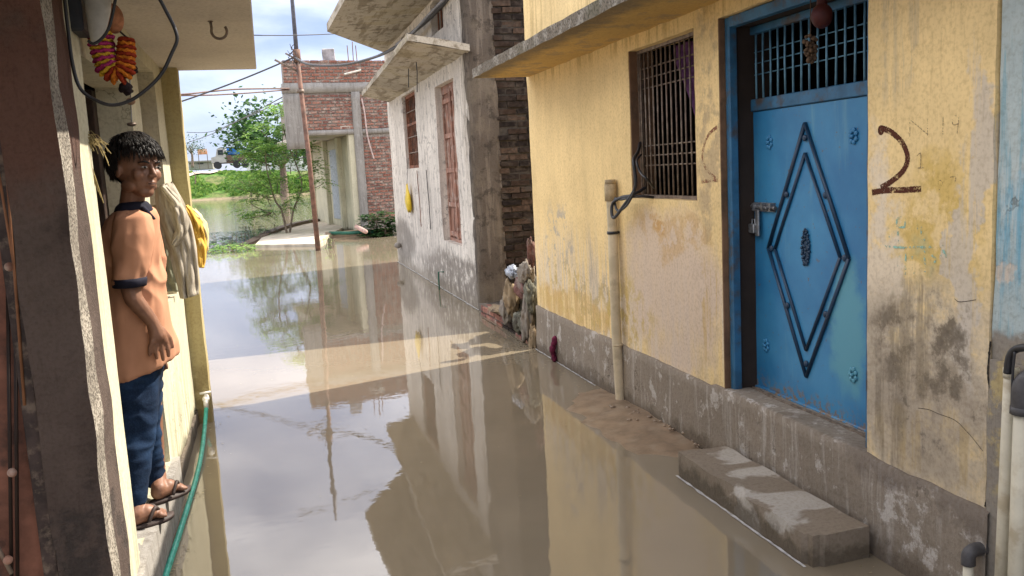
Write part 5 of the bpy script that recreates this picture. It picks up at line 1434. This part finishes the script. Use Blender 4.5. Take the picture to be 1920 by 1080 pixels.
# eyes, brows, hair
wh_ = simple('eye_white', (.30, .27, .24), .3, 0, .05); bk = simple('black_hair', (.014, .010, .008), .5, 0, .3, 60, .3)
for s in (-1, 1):
    bm = NB(); ball(bm, H(s*.031, .0885, .004), .0115, 12, 8, (1.25, .5, .42), HM.to_3x3().to_4x4()); obj('eye', bm, wh_, BOY, True)
    bm = NB(); ball(bm, H(s*.031+.003, .0965, .004), .0058, 10, 8, (1, .5, 1), HM.to_3x3().to_4x4()); obj('pupil', bm, bk, BOY, True)
    bm = NB(); tube(bm, [H(s*.014, .0965, .021), H(s*.034, .0945, .027), H(s*.052, .078, .021)], [.003, .0042, .002], 6); obj('eyebrow', bm, bk, BOY, True)
bm = NB(); tube(bm, [H(-.018, .0915, -.060), H(0, .0955, -.0615), H(.018, .0915, -.060)], .0018, 6); obj('mouth_line', bm, simple('dark_lip', (.05, .018, .015), .5), BOY, True)
bm = NB(); bmesh.ops.create_icosphere(bm, subdivisions=5, radius=1)
dead = []
for v in bm.verts:
    c_ = v.co.copy()
    if c_.y > .15 and c_.z < .30+.10*mnoise.noise(c_*5): dead.append(v); continue
    if c_.z < -.55 and c_.y > -.2: dead.append(v); continue
    k_ = 1+.06*mnoise.noise(c_*3)+.035*mnoise.noise(c_*9+Vector((c_.z*3, 0, 0)))
    v.co = H(c_.x*.091*k_, c_.y*.112*k_-.014, c_.z*.110*k_+.034)
bmesh.ops.delete(bm, geom=dead, context='VERTS')
for k in range(3600):
    th = rnd(0, 2*math.pi); zz = rnd(-.55, 1); rr = math.sqrt(max(0, 1-zz*zz)); n_ = Vector((rr*math.cos(th), rr*math.sin(th), zz))
    if n_.y > .2 and zz < .30: continue
    lift = 1+.05*mnoise.noise(n_*4)
    base = Vector((n_.x*.090*lift, n_.y*.111*lift-.014, n_.z*.109*lift+.035))
    crown = Vector((.15, -.35, .92)).normalized()
    dirn = n_-crown*n_.dot(crown)
    dirn = dirn.normalized() if dirn.length > .05 else Vector((0, 1, 0))
    dirn = (dirn+Vector((rnd(-.18, .18), rnd(-.1, .1), -.45*(1-max(0, n_.z)))))
    dirn = (dirn-n_*dirn.dot(n_)*.9).normalized()
    L_ = rnd(.026, .050)*(1.0 if n_.z > -.1 else .5)
    p1 = base+dirn*L_*.5+n_*.004-Vector((0, 0, .001)); p2 = base+dirn*L_-n_*.25*L_*.3-Vector((0, 0, .012 if n_.z < .5 else .003))+n_*rnd(0, .006)
    tube(bm, [H(*base), H(*p1), H(*p2)], [.0021, .0018, .0004], 3)
hair = obj('hair', bm, bk, BOY, True)
# clothes
def rings_px(rows, y, n=28, fold=0, seed=0, tilt=0):
    out = []
    for row in rows:
        py, L_, R_, dp = row[:4]; yy = row[4] if len(row) > 4 else y
        a, b = at(L_, py, y=yy), at(R_, py, y=yy); c_ = (a+b)/2; hw = (b-a).length/2; r_ = []
        for k in range(n):
            t = 2*math.pi*k/n; w_ = 1+fold*mnoise.noise(Vector((math.cos(t)*2.2, math.sin(t)*2.2, c_.z*2.5+seed)))
            p = c_+S_*(hw*w_*math.cos(t))+D_*(dp*w_*math.sin(t)); p.z = c_.z+tilt*math.cos(t)
            r_.append(p)
        out.append(r_)
    return out
def folds(bm, amp, seed, fz=1.0):
    bm.normal_update()
    for v in bm.verts:
        q = Vector((v.co.x*14, v.co.y*14, v.co.z*5*fz+seed)); v.co += v.normal*amp*(mnoise.noise(q)+.5*mnoise.noise(q*2.3))
cloth = simple('peach_cotton', (.52, .26, .155), .9, 0, .06, 6, .15); navy = simple('navy_trim', (.010, .010, .022), .85, 0, .2, 30)
bm = NB()
R1 = rings_px([(390, 222, 278, .060, 3.80), (398, 211, 290, .085, 3.81), (412, 199, 296, .105, 3.82), (440, 192, 296, .118, 3.82), (500, 187, 302, .122, 3.83), (560, 188, 312, .125, 3.83), (620, 191, 322, .128, 3.83)], 3.8, fold=.05)
R1 += rings_px([(655, 195, 330, .128, 3.83)], 3.8, fold=.08, tilt=.015)+rings_px([(688, 199, 333, .126, 3.83)], 3.8, fold=.10, tilt=.04)+rings_px([(690, 200, 333, .122, 3.83)], 3.8, fold=.10, tilt=.043)
loft(bm, R1)
loft(bm, rings_px([(396, 220, 274, .035, 3.76), (408, 216, 280, .050, 3.72), (440, 214, 279, .060, 3.70), (480, 215, 275, .063, 3.685), (515, 215, 271, .062, 3.68), (532, 216, 269, .058, 3.68)], 3.7, fold=.06, seed=3))
loft(bm, rings_px([(408, 240, 292, .05, 3.92), (460, 248, 302, .065, 3.96), (520, 256, 310, .065, 3.99)], 3.9, fold=.06, seed=5))
o = obj('shirt', bm, cloth, BOY, True); remesh(o, .007, 2)
bake(o, .032, 3., 8., 2.4)
bm = NB(); loft(bm, rings_px([(521, 210, 275, .078, 3.68), (527, 210, 276, .079, 3.68), (537, 211, 275, .077, 3.68), (538, 218, 268, .058, 3.68)], 3.7, fold=.06, seed=3)); obj('sleeve_band', bm, navy, BOY, True)
bm = NB()
loft(bm, rings_px([(378, 226, 276, .055, 3.79), (386, 216, 283, .070, 3.795), (398, 212, 290, .086, 3.805), (404, 216, 288, .080, 3.81)], 3.8, fold=.03))
cap(bm, bp(270, 392, 3.73), bp(289, 410, 3.74), .012, .007)
o = obj('collar', bm, navy, BOY, True); remesh(o, .005, 2)
gj = G('blue_denim', .9, .15); f = gj.noise(5, 4, .6); f2 = gj.noise(160, 2, .6); cjj = gj.mix(gj.ss(f, .35, .7), (.007, .015, .036), (.018, .042, .095)); cjj = gj.mix(gj.ss(f2, .4, .7, 0, .2), cjj, (.035, .075, .13)); gj.color(cjj); gj.bump(f2, .3, .003)
bm = NB()
loft(bm, rings_px([(680, 204, 306, .105, 3.83), (720, 204, 300, .105, 3.82), (760, 206, 297, .098, 3.80), (800, 208, 291, .090, 3.78), (850, 214, 285, .080, 3.75), (900, 222, 278, .070, 3.73), (930, 228, 277, .064, 3.72), (942, 229, 276, .062, 3.72)], 3.8, fold=.05, seed=8))
loft(bm, rings_px([(690, 225, 306, .09, 3.90), (740, 240, 302, .085, 3.93), (800, 254, 301, .075, 3.97), (850, 262, 301, .068, 4.0), (895, 270, 305, .062, 4.02), (905, 272, 306, .060, 4.02)], 3.9, fold=.05, seed=9))
o = obj('jeans', bm, gj.m, BOY, True); remesh(o, .007, 2)
bake(o, .026, 8., 5., 13.)
so_m = simple('dark_rubber_sandal', (.045, .03, .026), .6, 0, .3, 30)
for (h_, t_, d, n_, L_) in (F1, F2):
    e = empty('sandal'); e.parent = BOY; e.location = h_-BOY.location
    bm = NB(); up = Vector((0, 0, 1)); top, bot = [], []
    for k in range(28):
        a = 2*math.pi*k/28; u = .5-.5*math.cos(a); s_ = math.sin(a)*(.032+.014*u); p = h_+d*(-.018+(L_+.036)*u)+n_*s_; p.z = .232+.012*max(0, u-.8)*3
        top.append(p+up*.008); bot.append(Vector((p.x, p.y, p.z-.008)))
    loft(bm, [bot, top]); obj('sole', bm, so_m, e, True)
    bm = NB(); tpo = h_+d*L_*.80+n_*.006+up*.01
    for s in (-1, 1): tube(bm, spline([tpo, h_+d*L_*.62+n_*s*.024+up*.050, h_+d*L_*.40+n_*s*.043+up*.005], 5), [.0045]+[.008]*9+[.007], 8)
    obj('strap', bm, so_m, e, True)

# floating bits on the flood
vv, ff = [], []
def bit(x, y, r_):
    a0 = rnd(0, 6.28); n_ = random.choice((4, 5, 6)); i = len(vv)
    for k in range(n_):
        a = a0+6.283*k/n_; vv.append(Vector((x+r_*math.cos(a)*rnd(.6, 1.2), y+r_*.5*math.sin(a)*rnd(.6, 1.2), .004+rnd(0, .002))))
    ff.append(tuple(range(i, i+n_)))
for k in range(260):
    y = rnd(2.4, 16); bit((2.16 if y < 7.2 else 2.2)-abs(random.gauss(0, .07)), y, rnd(.004, .013))
for k in range(90):
    bit(rnd(-.5, 2.0), rnd(3, 18), rnd(.004, .011))
for k in range(120):
    y = rnd(3, 6.2); bit(-.53+abs(random.gauss(0, .05)), y, rnd(.004, .011))
o = mesh_from('floating_debris', vv, ff, simple('floating_chaff', (.30, .24, .14), .9, 0, .5, 30)); tag(o, 'scattered chaff and bits floating on the brown water', 'debris', kind='stuff')


def glint(name, P, lab, w=.006):  # pale strip painting the sky's glint along the water edge
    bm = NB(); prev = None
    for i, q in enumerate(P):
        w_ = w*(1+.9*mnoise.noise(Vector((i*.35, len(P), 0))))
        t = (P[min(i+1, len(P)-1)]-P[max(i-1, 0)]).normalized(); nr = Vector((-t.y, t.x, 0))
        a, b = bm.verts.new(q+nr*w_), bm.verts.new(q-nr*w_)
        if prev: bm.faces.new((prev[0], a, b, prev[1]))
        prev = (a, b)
    o = obj(name, bm, M['glint']); tag(o, lab, 'glint', kind='stuff')
M['glint'] = simple('painted_sky_glint', (.50, .49, .47), .35, 0, .3, 20, .5)
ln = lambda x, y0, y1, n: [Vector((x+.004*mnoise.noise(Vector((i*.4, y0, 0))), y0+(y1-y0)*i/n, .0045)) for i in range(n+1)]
glint('painted_glint', ln(2.188, 5.75, 7.2, 60), 'painted pale glint line where the flood meets the yellow house plinth')
glint('painted_glint', ln(1.893, 2.76, 3.86, 50), 'painted pale glint line along the front of the concrete step')
glint('painted_glint', ln(2.252, 9.6, 16.0, 120), 'painted pale glint line at the foot of the limewashed house', .010)
